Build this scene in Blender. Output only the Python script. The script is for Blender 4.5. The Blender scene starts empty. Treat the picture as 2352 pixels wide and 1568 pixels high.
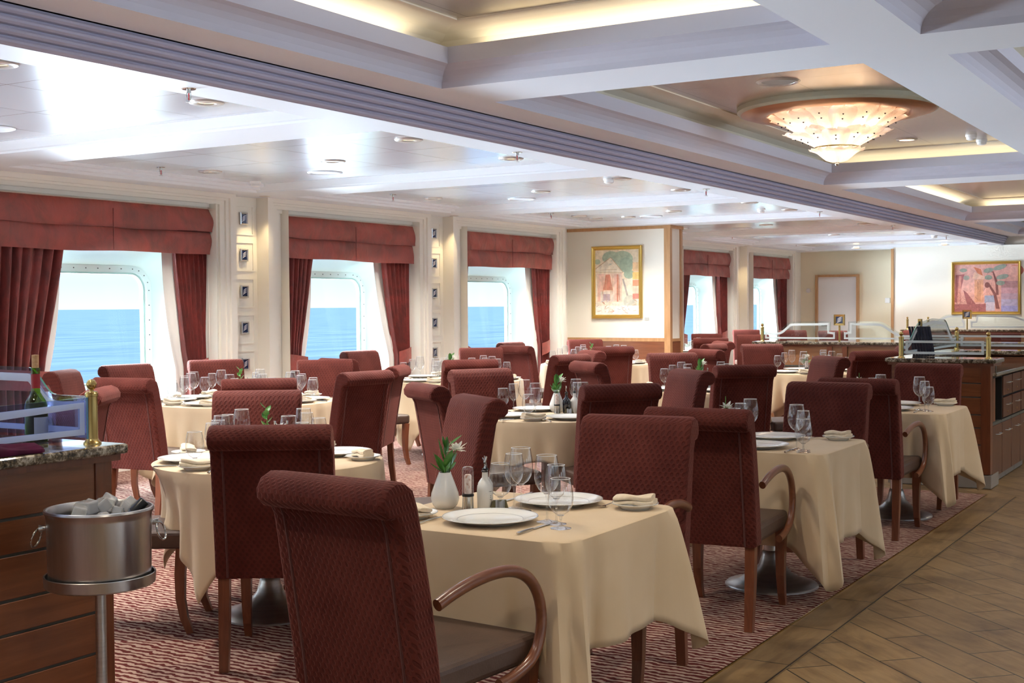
import bpy, math, random
from mathutils import Vector, Matrix
random.seed(7)
SC = bpy.context.scene
COL = SC.collection
PI = math.pi
R = math.radians

# ------------------------------------------------------------------ materials
def newmat(name):
    m = bpy.data.materials.new(name); m.use_nodes = True
    nt = m.node_tree; b = nt.nodes['Principled BSDF']
    return m, nt, b

def P(name, col, rough=.5, metal=0., spec=.5, sheen=0., coat=0., emit=None, es=0., alpha=1., trans=0., ior=1.45):
    m, nt, b = newmat(name)
    b.inputs['Base Color'].default_value = (*col, 1)
    b.inputs['Roughness'].default_value = rough
    b.inputs['Metallic'].default_value = metal
    b.inputs['Specular IOR Level'].default_value = spec
    b.inputs['Sheen Weight'].default_value = sheen
    b.inputs['Coat Weight'].default_value = coat
    b.inputs['Transmission Weight'].default_value = trans
    b.inputs['IOR'].default_value = ior
    b.inputs['Alpha'].default_value = alpha
    if emit:
        b.inputs['Emission Color'].default_value = (*emit, 1)
        b.inputs['Emission Strength'].default_value = es
    return m

def N(nt, t, **k):
    n = nt.nodes.new(t)
    for a, v in k.items(): setattr(n, a, v)
    return n

def coords(nt, scale=(1, 1, 1), rot=(0, 0, 0), kind='Object', loc=(0, 0, 0)):
    tc = N(nt, 'ShaderNodeTexCoord'); mp = N(nt, 'ShaderNodeMapping')
    mp.inputs['Scale'].default_value = scale; mp.inputs['Rotation'].default_value = rot
    mp.inputs['Location'].default_value = loc
    nt.links.new(tc.outputs[kind], mp.inputs['Vector'])
    return mp.outputs['Vector']

def ramp(nt, fac, stops):
    r = N(nt, 'ShaderNodeValToRGB'); e = r.color_ramp.elements
    while len(e) < len(stops): e.new(.5)
    for i, (p, c) in enumerate(stops):
        e[i].position = p; e[i].color = (*c, 1)
    nt.links.new(fac, r.inputs['Fac'])
    return r.outputs['Color']

def bump(nt, b, h, strength=.3, dist=.01):
    n = N(nt, 'ShaderNodeBump'); n.inputs['Strength'].default_value = strength
    n.inputs['Distance'].default_value = dist
    nt.links.new(h, n.inputs['Height']); nt.links.new(n.outputs['Normal'], b.inputs['Normal'])

def noise(nt, vec, scale, detail=3, rough=.5, dist=0.):
    n = N(nt, 'ShaderNodeTexNoise'); n.inputs['Scale'].default_value = scale
    n.inputs['Detail'].default_value = detail; n.inputs['Roughness'].default_value = rough
    n.inputs['Distortion'].default_value = dist
    nt.links.new(vec, n.inputs['Vector'])
    return n.outputs['Fac']

def mottled(name, c1, c2, scale=(6, 6, 6), rough=.7, lo=.35, hi=.65, bstr=0., sheen=0., bscale=60., metal=0., kind='Object', coat=0., spec=.5):
    m, nt, b = newmat(name)
    v = coords(nt, scale, kind=kind)
    f = noise(nt, v, 1., 4, .6)
    nt.links.new(ramp(nt, f, [(lo, c1), (hi, c2)]), b.inputs['Base Color'])
    b.inputs['Roughness'].default_value = rough; b.inputs['Sheen Weight'].default_value = sheen
    b.inputs['Metallic'].default_value = metal; b.inputs['Coat Weight'].default_value = coat
    b.inputs['Specular IOR Level'].default_value = spec
    if bstr: bump(nt, b, noise(nt, coords(nt, kind=kind), bscale, 3), bstr, .004)
    return m

M = {}
def velvet(name, c1, c2):
    m, nt, b = newmat(name)
    tcx = N(nt, 'ShaderNodeTexCoord'); sx = N(nt, 'ShaderNodeSeparateXYZ'); nt.links.new(tcx.outputs['Object'], sx.inputs[0])
    ua = N(nt, 'ShaderNodeMath', operation='ADD'); nt.links.new(sx.outputs['Y'], ua.inputs[0]); nt.links.new(sx.outputs['X'], ua.inputs[1])
    va = N(nt, 'ShaderNodeMath', operation='ADD'); nt.links.new(sx.outputs['Z'], va.inputs[0]); nt.links.new(sx.outputs['X'], va.inputs[1])
    cx_ = N(nt, 'ShaderNodeCombineXYZ'); nt.links.new(ua.outputs[0], cx_.inputs['Y']); nt.links.new(va.outputs[0], cx_.inputs['Z'])
    mpv = N(nt, 'ShaderNodeMapping'); mpv.inputs['Scale'].default_value = (0, 56, 50); mpv.inputs['Rotation'].default_value = (R(45), 0, 0)
    nt.links.new(cx_.outputs[0], mpv.inputs['Vector']); v = mpv.outputs['Vector']
    vo = N(nt, 'ShaderNodeTexVoronoi'); vo.inputs['Scale'].default_value = 1.; vo.inputs['Randomness'].default_value = 0.
    nt.links.new(v, vo.inputs['Vector'])
    d = ramp(nt, vo.outputs['Distance'], [(.26, (0, 0, 0)), (.40, (1, 1, 1))])
    big = noise(nt, coords(nt, (5, 5, 5)), 1., 4, .6)
    base = ramp(nt, big, [(.3, c1), (.7, c2)])
    mx = N(nt, 'ShaderNodeMixRGB', blend_type='MULTIPLY'); mx.inputs['Fac'].default_value = 1.
    dk = ramp(nt, d, [(0, (.78, .74, .74)), (1, (1, 1, 1))])
    nt.links.new(base, mx.inputs['Color1']); nt.links.new(dk, mx.inputs['Color2'])
    nt.links.new(mx.outputs['Color'], b.inputs['Base Color'])
    b.inputs['Roughness'].default_value = .75
    b.inputs['Specular IOR Level'].default_value = .2
    b.inputs['Sheen Weight'].default_value = .30; b.inputs['Sheen Roughness'].default_value = .35
    b.inputs['Sheen Tint'].default_value = (.95, .40, .34, 1)
    bump(nt, b, d, .55, .004)
    return m
M['velvet'] = velvet('maroon_velvet', (.078, .0125, .0085), (.118, .0245, .0170))
M['piping'] = P('velvet_piping', (.085, .016, .012), .8, sheen=.3)
M['leather'] = mottled('brown_leather', (.060, .032, .022), (.085, .047, .033), (9, 9, 9), .42, bstr=.15, bscale=160)
def wood(name, c1, c2, rough=.35, axis=(3, 3, 26), coat=.25):
    m, nt, b = newmat(name)
    v = coords(nt, axis)
    f = noise(nt, v, 1.6, 5, .6, .6)
    nt.links.new(ramp(nt, f, [(.3, c1), (.72, c2)]), b.inputs['Base Color'])
    b.inputs['Roughness'].default_value = rough; b.inputs['Coat Weight'].default_value = coat
    b.inputs['Coat Roughness'].default_value = .2
    return m
M['legwood'] = wood('cherry_leg_wood', (.13, .036, .015), (.21, .066, .028), .35, (30, 30, 3))
M['armwood'] = wood('cherry_arm_wood', (.135, .042, .018), (.215, .074, .032), .28, (4, 30, 20))
M['panelwood'] = wood('cherry_panel_wood', (.15, .046, .017), (.23, .080, .031), .32, (1.6, 1.6, 22))
M['cabwood'] = wood('dark_cherry_cabinet_wood', (.085, .026, .011), (.13, .042, .017), .38, (16, 16, 2), .1)
M['lightpanel'] = wood('pale_cherry_panel_wood', (.32, .15, .07), (.42, .21, .10), .35, (1.6, 1.6, 22))
M['postwood'] = wood('dark_cherry_wood', (.12, .032, .012), (.19, .055, .02), .3, (22, 22, 2))
M['lightwood'] = wood('light_trim_wood', (.42, .22, .09), (.52, .30, .14), .4, (14, 14, 2))
M['groove'] = P('slate_groove', (.09, .095, .085), .5)
M['plinth'] = P('grey_plinth', (.26, .23, .2), .45)

def clothmat():
    m, nt, b = newmat('beige_linen')
    f = noise(nt, coords(nt, (3, 3, 3)), 1., 3)
    nt.links.new(ramp(nt, f, [(.3, (.60, .455, .29)), (.7, (.66, .515, .345))]), b.inputs['Base Color'])
    b.inputs['Roughness'].default_value = .8; b.inputs['Sheen Weight'].default_value = .15
    b.inputs['Specular IOR Level'].default_value = .25
    bump(nt, b, noise(nt, coords(nt, (7, 7, 2.2)), 1., 4), .25, .02)
    return m
M['cloth'] = clothmat()
M['napkin'] = mottled('napkin_linen', (.66, .54, .38), (.74, .63, .48), (30, 30, 30), .8, bstr=.1, bscale=220)
M['china'] = P('white_china', (.83, .83, .80), .12, coat=.4)
M['chinarim'] = P('grey_rim_line', (.35, .35, .37), .2)
M['steel'] = P('polished_steel', (.62, .61, .59), .18, 1.)
M['brushed'] = mottled('brushed_steel', (.50, .50, .50), (.60, .60, .59), (3, 3, 90), .36, metal=1.)
M['bucketsteel'] = mottled('misted_steel', (.48, .47, .47), (.56, .55, .55), (30, 30, 2), .30, metal=1.)
M['brass'] = P('antique_brass', (.56, .40, .15), .25, 1.)
M['cream'] = P('cream_paint', (.86, .84, .755), .42)
M['warmwall'] = P('ivory_wall', (.84, .77, .58), .6)
M['creamwall'] = P('pale_ivory_wall', (.86, .83, .72), .6)
M['white'] = P('white_paint', (.86, .87, .86), .5)
M['ceil'] = P('ceiling_paint', (.78, .85, .92), .42)
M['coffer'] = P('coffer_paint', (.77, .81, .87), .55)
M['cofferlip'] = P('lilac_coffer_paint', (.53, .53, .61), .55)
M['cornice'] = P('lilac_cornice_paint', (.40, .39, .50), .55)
M['cove'] = P('cove_paint', (.82, .76, .62), .6)

def tilemat(name, col, rough, metal, size=(.71, .69)):
    m, nt, b = newmat(name)
    v = coords(nt, (1, 1, 1), loc=(.5, .39, 0))
    br = N(nt, 'ShaderNodeTexBrick'); br.offset = 0.; br.squash = 1.
    br.inputs['Scale'].default_value = 1.; br.inputs['Brick Width'].default_value = size[0]
    br.inputs['Row Height'].default_value = size[1]; br.inputs['Mortar Size'].default_value = .0025
    br.inputs['Mortar Smooth'].default_value = 0.
    br.inputs['Color1'].default_value = (*col, 1); br.inputs['Color2'].default_value = (*[c * .97 for c in col], 1)
    br.inputs['Mortar'].default_value = (.18, .17, .15, 1)
    nt.links.new(v, br.inputs['Vector']); nt.links.new(br.outputs['Color'], b.inputs['Base Color'])
    b.inputs['Roughness'].default_value = rough; b.inputs['Metallic'].default_value = metal
    bump(nt, b, noise(nt, coords(nt), 330., 1), .05, .001)
    return m
M['tile'] = tilemat('glossy_metal_ceiling_tile', (.82, .88, .94), .2, .45)
M['coffertile'] = tilemat('bronze_metal_ceiling_tile', (.62, .57, .49), .27, .85, (.85, .85))

def fabricred(name, c1, c2):
    m, nt, b = newmat(name)
    f = noise(nt, coords(nt, (5, 5, 3.2)), 1., 5, .65, .8)
    nt.links.new(ramp(nt, f, [(.32, c1), (.62, c2)]), b.inputs['Base Color'])
    b.inputs['Roughness'].default_value = .55; b.inputs['Sheen Weight'].default_value = .3
    b.inputs['Sheen Tint'].default_value = (.9, .55, .5, 1)
    bump(nt, b, noise(nt, coords(nt, (6, 6, 5)), 1., 4, .55, .5), .35, .04)
    return m
M['valance'] = fabricred('brick_red_valance', (.17, .052, .042), (.31, .060, .047))
M['curtain'] = fabricred('deep_red_curtain', (.10, .024, .022), (.235, .036, .030))
M['lining'] = P('white_lining', (.80, .82, .78), .8)
M['winframe'] = P('window_enamel', (.58, .67, .64), .4)
M['gasket'] = P('green_gasket', (.30, .42, .38), .4)
M['bolt'] = P('bolt_dark', (.05, .05, .05), .5)

def carpetmat():
    m, nt, b = newmat('zebra_carpet')
    v = coords(nt, (1, 1, 1), kind='Object')
    w = N(nt, 'ShaderNodeTexWave', wave_type='BANDS', bands_direction='X', wave_profile='SIN')
    w.inputs['Scale'].default_value = 8.2; w.inputs['Distortion'].default_value = 5.
    w.inputs['Detail'].default_value = 2.; w.inputs['Detail Scale'].default_value = 2.0; w.inputs['Detail Roughness'].default_value = .55
    sx = N(nt, 'ShaderNodeMapping'); sx.inputs['Scale'].default_value = (1, .9, 1)
    nt.links.new(v, sx.inputs['Vector']); nt.links.new(sx.outputs['Vector'], w.inputs['Vector'])
    fine = noise(nt, v, 190., 2)
    ad = N(nt, 'ShaderNodeMath', operation='MULTIPLY_ADD'); ad.inputs[1].default_value = .30
    nt.links.new(fine, ad.inputs[0]); nt.links.new(w.outputs['Fac'], ad.inputs[2])
    c = ramp(nt, ad.outputs[0], [(.52, (.105, .023, .020)), (.78, (.40, .275, .22))])
    nt.links.new(c, b.inputs['Base Color'])
    b.inputs['Roughness'].default_value = .95; b.inputs['Specular IOR Level'].default_value = .05
    bump(nt, b, fine, .4, .004)
    return m
M['carpet'] = carpetmat()

def planktile(name, rot, bw, bh, off, loc=(0, 0, 0)):
    m, nt, b = newmat(name)
    v = coords(nt, (1, 1, 1), (0, 0, rot), loc=loc)
    br = N(nt, 'ShaderNodeTexBrick'); br.offset = off; br.squash = 1.
    br.inputs['Scale'].default_value = 1.; br.inputs['Brick Width'].default_value = bw
    br.inputs['Row Height'].default_value = bh; br.inputs['Mortar Size'].default_value = .0036; br.inputs['Mortar Smooth'].default_value = 0.
    br.inputs['Color1'].default_value = (.30, .19, .085, 1); br.inputs['Color2'].default_value = (.23, .145, .068, 1)
    br.inputs['Mortar'].default_value = (.012, .010, .008, 1)
    nt.links.new(v, br.inputs['Vector'])
    g = N(nt, 'ShaderNodeMapping'); g.inputs['Scale'].default_value = (2.2, 22, 1)
    nt.links.new(v, g.inputs['Vector'])
    f1 = noise(nt, g.outputs['Vector'], 1.4, 6, .65, .4)
    g2 = N(nt, 'ShaderNodeMapping'); g2.inputs['Scale'].default_value = (2.2, 3.4, 1)
    nt.links.new(v, g2.inputs['Vector'])
    f2 = noise(nt, g2.outputs['Vector'], 1.3, 4, .6, 1.)
    c1 = ramp(nt, f1, [(.25, (.66, .62, .56)), (.6, (1, 1, 1))])
    c2 = ramp(nt, f2, [(.28, (.50, .46, .42)), (.55, (1, 1, 1))])
    a = N(nt, 'ShaderNodeMixRGB', blend_type='MULTIPLY'); a.inputs['Fac'].default_value = 1.
    nt.links.new(c1, a.inputs['Color1']); nt.links.new(c2, a.inputs['Color2'])
    a2 = N(nt, 'ShaderNodeMixRGB', blend_type='MULTIPLY'); a2.inputs['Fac'].default_value = 1.
    nt.links.new(br.outputs['Color'], a2.inputs['Color1']); nt.links.new(a.outputs['Color'], a2.inputs['Color2'])
    nt.links.new(a2.outputs['Color'], b.inputs['Base Color'])
    b.inputs['Roughness'].default_value = .42
    bump(nt, b, br.outputs['Fac'], -.4, .003)
    return m
M['plank'] = planktile('oak_look_diagonal_tile', R(-45), .64, .2133, .5)
M['border'] = planktile('oak_look_border_tile', 0, .64, .2133, .0, (.02, -.243, 0))

def granitemat():
    m, nt, b = newmat('speckled_granite')
    v = coords(nt)
    a = noise(nt, v, 90., 4, .7); c = noise(nt, v, 28., 3, .6)
    ad = N(nt, 'ShaderNodeMath', operation='MULTIPLY_ADD'); ad.inputs[1].default_value = .5
    nt.links.new(c, ad.inputs[0])
    h = N(nt, 'ShaderNodeMath', operation='MULTIPLY'); h.inputs[1].default_value = .5
    nt.links.new(a, h.inputs[0]); nt.links.new(h.outputs[0], ad.inputs[2])
    nt.links.new(ramp(nt, ad.outputs[0], [(.40, (.012, .012, .012)), (.50, (.14, .11, .07)), (.60, (.48, .43, .35))]), b.inputs['Base Color'])
    b.inputs['Roughness'].default_value = .07; b.inputs['Coat Weight'].default_value = .6; b.inputs['Coat Roughness'].default_value = .03
    return m
M['granite'] = granitemat()

def thinglass(name, tint=(1, 1, 1), ior=1.45, mult=1., rough=.02):
    m = bpy.data.materials.new(name); m.use_nodes = True; nt = m.node_tree; nt.nodes.clear()
    o = N(nt, 'ShaderNodeOutputMaterial'); mx = N(nt, 'ShaderNodeMixShader')
    t = N(nt, 'ShaderNodeBsdfTransparent'); t.inputs['Color'].default_value = (*tint, 1)
    g = N(nt, 'ShaderNodeBsdfGlossy'); g.inputs['Roughness'].default_value = rough
    fr = N(nt, 'ShaderNodeFresnel')
    ge = N(nt, 'ShaderNodeNewGeometry'); mm = N(nt, 'ShaderNodeMapRange')      # same reflectance from both sides of the thin wall
    mm.inputs['To Min'].default_value = ior; mm.inputs['To Max'].default_value = 1 / ior
    nt.links.new(ge.outputs['Backfacing'], mm.inputs['Value']); nt.links.new(mm.outputs[0], fr.inputs['IOR'])
    mu = N(nt, 'ShaderNodeMath', operation='MULTIPLY'); mu.inputs[1].default_value = mult; mu.use_clamp = True
    nt.links.new(fr.outputs[0], mu.inputs[0]); nt.links.new(mu.outputs[0], mx.inputs[0])
    nt.links.new(t.outputs[0], mx.inputs[1]); nt.links.new(g.outputs[0], mx.inputs[2]); nt.links.new(mx.outputs[0], o.inputs[0])
    return m
M['glass'] = thinglass('clear_glass', (.975, .98, .988), 1.5, 2.3)
M['stemglass'] = thinglass('solid_crystal', (.965, .97, .975), 1.5, 2.2, .06)
M['pane'] = thinglass('window_pane', (.97, .985, .985), 1.2, .5)
M['panelglass'] = thinglass('partition_glass', (.90, .94, .95), 1.45, 1.)
M['panelglassblue'] = thinglass('reflection_tinted_glass', (.66, .72, .92), 1.45, 1.)  # blue sky reflection put into the tint of the near counter panels
M['glassedge'] = P('green_glass_edge', (.10, .30, .28), .1)
M['greenglass'] = thinglass('green_bottle_glass', (.42, .62, .10), 1.5, 1.)
def frosted():
    m = bpy.data.materials.new('frosted_band'); m.use_nodes = True; nt = m.node_tree; nt.nodes.clear()
    o = N(nt, 'ShaderNodeOutputMaterial'); mx = N(nt, 'ShaderNodeMixShader'); mx.inputs[0].default_value = .74
    t = N(nt, 'ShaderNodeBsdfTransparent'); d = N(nt, 'ShaderNodeBsdfDiffuse'); tl = N(nt, 'ShaderNodeBsdfTranslucent')
    d.inputs[0].default_value = (.86, .92, .96, 1); tl.inputs[0].default_value = (.86, .92, .96, 1)
    m2 = N(nt, 'ShaderNodeMixShader'); m2.inputs[0].default_value = .5
    nt.links.new(d.outputs[0], m2.inputs[1]); nt.links.new(tl.outputs[0], m2.inputs[2])
    nt.links.new(t.outputs[0], mx.inputs[1]); nt.links.new(m2.outputs[0], mx.inputs[2]); nt.links.new(mx.outputs[0], o.inputs[0])
    return m
M['frost'] = frosted()
def petalmat():
    m = bpy.data.materials.new('frosted_petal_glass'); m.use_nodes = True; nt = m.node_tree; nt.nodes.clear()
    o = N(nt, 'ShaderNodeOutputMaterial'); mx = N(nt, 'ShaderNodeMixShader'); mx.inputs[0].default_value = .45
    f = noise(nt, coords(nt), 70., 4, .6)
    d = N(nt, 'ShaderNodeBsdfPrincipled'); d.inputs['Base Color'].default_value = (.90, .86, .84, 1); d.inputs['Roughness'].default_value = .25
    tl = N(nt, 'ShaderNodeBsdfTranslucent'); tl.inputs[0].default_value = (.96, .89, .80, 1)
    bp = N(nt, 'ShaderNodeBump'); bp.inputs['Strength'].default_value = .6; bp.inputs['Distance'].default_value = .008
    nt.links.new(f, bp.inputs['Height']); nt.links.new(bp.outputs[0], d.inputs['Normal']); nt.links.new(bp.outputs[0], tl.inputs['Normal'])
    m2 = N(nt, 'ShaderNodeMixShader'); m2.inputs[0].default_value = .07
    t = N(nt, 'ShaderNodeBsdfTransparent')
    nt.links.new(d.outputs[0], mx.inputs[1]); nt.links.new(tl.outputs[0], mx.inputs[2])
    nt.links.new(mx.outputs[0], m2.inputs[1]); nt.links.new(t.outputs[0], m2.inputs[2]); nt.links.new(m2.outputs[0], o.inputs[0])
    return m
M['petal'] = petalmat()
M['copper'] = mottled('copper_canopy', (.42, .22, .10), (.52, .29, .15), (2, 2, 60), .28, metal=1.)
M['sage'] = P('sage_band', (.50, .50, .38), .4)
M['bulb'] = P('warm_bulb', (1, .8, .5), .5, emit=(1, .66, .30), es=3.)
M['ledstrip'] = P('cove_tube_lamp', (1, .9, .7), .5, emit=(1, .78, .46), es=3.)
M['lampglow'] = P('downlight_lamp', (1, .8, .5), .5, emit=(1, .66, .34), es=3.)
M['rimmetal'] = P('satin_rim', (.72, .72, .70), .3, .6)
M['greypaint'] = P('grille_grey', (.42, .43, .42), .6)
M['red'] = P('sprinkler_red', (.5, .01, .01), .2)
M['silverframe'] = P('silver_frame', (.55, .56, .57), .25, 1.)
M['gold'] = P('gilt_frame', (.68, .47, .13), .3, .85)
M['emblem'] = P('blue_glass_tile', (.012, .022, .075), .12, coat=.5)
M['whitemark'] = P('white_feather_mark', (.85, .87, .9), .4)
M['leaf'] = mottled('green_leaf', (.035, .14, .018), (.07, .24, .035), (40, 40, 40), .35)
def petalwhite():
    m, nt, b = newmat('white_petals'); b.inputs['Base Color'].default_value = (.88, .88, .82, 1); b.inputs['Roughness'].default_value = .6
    o = nt.nodes['Material Output']; t = N(nt, 'ShaderNodeBsdfTranslucent'); t.inputs[0].default_value = (.88, .88, .80, 1); mx = N(nt, 'ShaderNodeMixShader'); mx.inputs[0].default_value = .4
    nt.links.new(b.outputs[0], mx.inputs[1]); nt.links.new(t.outputs[0], mx.inputs[2]); nt.links.new(mx.outputs[0], o.inputs['Surface'])
    return m
M['flower'] = petalwhite()
M['stemgreen'] = P('green_stem', (.10, .25, .05), .5)
M['saltpink'] = mottled('pink_salt', (.80, .70, .64), (.45, .17, .09), (80, 80, 60), .8, .5, .7)
M['black'] = P('black_plastic', (.012, .012, .014), .3)
M['blackglass'] = P('black_bottle', (.012, .013, .02), .08, coat=.6)
M['navy'] = P('navy_menu_cover', (.018, .022, .045), .35)
M['olive'] = P('bronze_olive_foil', (.22, .18, .09), .22, .8)
M['wine'] = P('red_wine', (.02, .003, .006), .15)
M['capsule'] = P('red_capsule', (.30, .02, .03), .35)
M['cork'] = mottled('cork', (.42, .24, .12), (.56, .36, .20), (90, 90, 90), .8)
M['label'] = P('wine_label', (.55, .56, .54), .7)
M['plum'] = mottled('plum_napkin', (.045, .003, .020), (.075, .005, .034), (14, 14, 14), .8, spec=.2)
M['ice'] = P('ice', (.97, .98, 1), .12, trans=.72, ior=1.31, coat=.5)
M['socket'] = P('switch_white', (.85, .85, .83), .4)
M['dark'] = P('niche_dark', (.015, .014, .014), .6)
def seamat():
    m, nt, b = newmat('sea_water')
    f = noise(nt, coords(nt, (.02, .10, 1)), 1., 5, .65, .3)
    nt.links.new(ramp(nt, f, [(.35, (.048, .088, .155)), (.65, (.080, .130, .205))]), b.inputs['Base Color'])
    b.inputs['Roughness'].default_value = .9; b.inputs['Specular IOR Level'].default_value = 0.
    return m
M['sea'] = seamat()

# ------------------------------------------------------------------ mesh builder
class MB:
    def __init__(s): s.v = []; s.f = []; s.m = []; s.s = []
    def add(s, vs, fs, m=0, smooth=False):
        o = len(s.v); s.v += [tuple(v) for v in vs]
        for f in fs:
            s.f.append([i + o for i in f]); s.m.append(m); s.s.append(smooth)
        return s
    def box(s, x0, x1, y0, y1, z0, z1, m=0):
        v = [(x, y, z) for x in (x0, x1) for y in (y0, y1) for z in (z0, z1)]
        return s.add(v, [(0, 1, 3, 2), (4, 6, 7, 5), (0, 4, 5, 1), (2, 3, 7, 6), (0, 2, 6, 4), (1, 5, 7, 3)], m)
    def quad(s, a, b, c, d, m=0): return s.add([a, b, c, d], [(0, 1, 2, 3)], m)
    def poly(s, pts, m=0): return s.add(pts, [tuple(range(len(pts)))], m)
    def lathe(s, prof, n=24, c=(0, 0, 0), m=0, smooth=True, capb=False, capt=False):
        vs = []; k = len(prof)
        for i in range(n):
            a = 2 * PI * i / n; ca, sa = math.cos(a), math.sin(a)
            vs += [(c[0] + r * ca, c[1] + r * sa, c[2] + z) for r, z in prof]
        fs = []
        for i in range(n):
            j = (i + 1) % n
            for q in range(k - 1): fs.append((i * k + q, j * k + q, j * k + q + 1, i * k + q + 1))
        if capb: fs.append(tuple(i * k for i in range(n))[::-1])
        if capt: fs.append(tuple(i * k + k - 1 for i in range(n)))
        return s.add(vs, fs, m, smooth)
    def tube(s, path, rad, n=8, m=0, smooth=True, up=(0, 0, 1), rad2=None, square=False):
        path = [Vector(p) for p in path]; k = len(path)
        rs = rad if isinstance(rad, (list, tuple)) else [rad] * k
        r2 = rs if rad2 is None else (rad2 if isinstance(rad2, (list, tuple)) else [rad2] * k)
        vs = []; up = Vector(up)
        for i, p in enumerate(path):
            t = (path[min(i + 1, k - 1)] - path[max(i - 1, 0)]).normalized()
            a = t.cross(up)
            if a.length < 1e-4: a = t.cross(Vector((1, 0, 0)))
            a.normalize(); b = a.cross(t).normalized()
            for j in range(n):
                th = 2 * PI * (j + (.5 if square else 0)) / n
                w = 1.41421 if square else 1
                vs.append(p + a * (rs[i] * math.cos(th) * w) + b * (r2[i] * math.sin(th) * w))
        fs = []
        for i in range(k - 1):
            for j in range(n):
                q = (j + 1) % n
                fs.append((i * n + j, i * n + q, (i + 1) * n + q, (i + 1) * n + j))
        s.add(vs, fs, m, smooth and not square)
        s.add(vs[:n], [tuple(range(n))[::-1]], m); s.add(vs[-n:], [tuple(range(n))], m)
        return s
    def grid(s, fn, nu, nv, m=0, smooth=True, wrap=False):
        vs = [fn(i / nu, j / nv) for i in range(nu + (0 if wrap else 1)) for j in range(nv + 1)]
        fs = []; w = nv + 1
        for i in range(nu):
            i2 = (i + 1) % nu if wrap else i + 1
            for j in range(nv): fs.append((i * w + j, i2 * w + j, i2 * w + j + 1, i * w + j + 1))
        return s.add(vs, fs, m, smooth)
    def prism(s, pts, fn, m=0, smooth=False):
        """pts 2d outline -> fn(p, side) 3d for side 0/1"""
        n = len(pts)
        vs = [fn(p, 0) for p in pts] + [fn(p, 1) for p in pts]
        fs = [tuple(range(n))[::-1], tuple(range(n, 2 * n))] + [(i, (i + 1) % n, n + (i + 1) % n, n + i) for i in range(n)]
        return s.add(vs, fs, m, smooth)
    def build(s, name, mats, parent=None, loc=None, bevel=0, solid=0, kind=None):
        me = bpy.data.meshes.new(name); me.from_pydata(s.v, [], s.f)
        if not isinstance(mats, (list, tuple)): mats = [mats]
        for q in mats: me.materials.append(M[q] if isinstance(q, str) else q)
        me.polygons.foreach_set('material_index', s.m); me.polygons.foreach_set('use_smooth', s.s)
        me.update()
        if any(s.s): me.set_sharp_from_angle(angle=R(42))
        o = bpy.data.objects.new(name, me); COL.objects.link(o)
        if loc: o.location = loc
        if parent is not None: setpar(o, parent)
        if bevel:
            b = o.modifiers.new('bevel', 'BEVEL'); b.width = bevel; b.segments = 3; b.limit_method = 'ANGLE'
        if solid:
            b = o.modifiers.new('solid', 'SOLIDIFY'); b.thickness = solid; b.offset = -1
        if kind: o['kind'] = kind
        return o
KIDS = {}
def setpar(o, p):
    o.parent = p; KIDS.setdefault(p.name, []).append(o)
def tag(o, label, cat, group=None):
    o['label'] = label; o['category'] = cat
    if group: o['group'] = group
    return o
def thing(name, label, cat, loc=(0, 0, 0), rz=0, group=None):
    o = bpy.data.objects.new(name, None); COL.objects.link(o)
    o.empty_display_size = .1
    o.location = loc; o.rotation_euler = (0, 0, rz)
    return tag(o, label, cat, group)
def dup(o, parent=None):
    c = o.copy(); COL.objects.link(c)
    if parent is not None: setpar(c, parent)
    for k in KIDS.get(o.name, []): dup(k, c)
    return c
class Proto:
    def __init__(s, fn): s.fn = fn; s.root = None
    def at(s, loc, rz, label, cat, group=None):
        if s.root is None:
            s.root = o = s.fn()
        else:
            o = dup(s.root)
        o.location = loc; o.rotation_euler = (0, 0, rz)
        if 'group' in o and not group: del o['group']
        return tag(o, label, cat, group)
def struct(mb, name, mats, parent=None, **k): return mb.build(name, mats, parent, kind=None if parent is not None else 'structure', **k)

# ------------------------------------------------------------------ room constants
YW = 9.0            # valance plane of the window wall
PITCH = 3.42
WIN = [11.416 + PITCH * k for k in (-4, -3, -2, -1, 0, 1)] + [21.72, 25.15]
WIN[3] = 7.93
HW = {3: 1.25}           # half width of the curtained opening; the first window is a little wider
def hw(i): return HW.get(i, 1.17)
ZLOW, ZTILE, ZCOF, ZCT = 2.63, 2.70, 2.79, 3.10
XB, YR = -3.0, -5.0
XF1, XF2 = 27.4, 26.6

# floor -------------------------------------------------------------
mb = MB(); mb.quad((XB, YR, -.004), (30, YR, -.004), (30, 9.6, -.004), (XB, 9.6, -.004)); struct(mb, 'floor', 'plank')
mb = MB(); mb.box(XB, 10.4, 1.73, 1.945, -.003, .0005); struct(mb, 'floor_border', 'border')
mb = MB(); mb.box(XB, 10.4, 1.95, 9.2, -.003, .004); mb.box(10.4, 27.4, 3.25, 9.2, -.003, .004)
struct(mb, 'floor_carpet', 'carpet')
mb = MB(); mb.box(XB, 10.4, 1.943, 1.951, -.003, .006); struct(mb, 'trim_1', 'brass')

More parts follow.
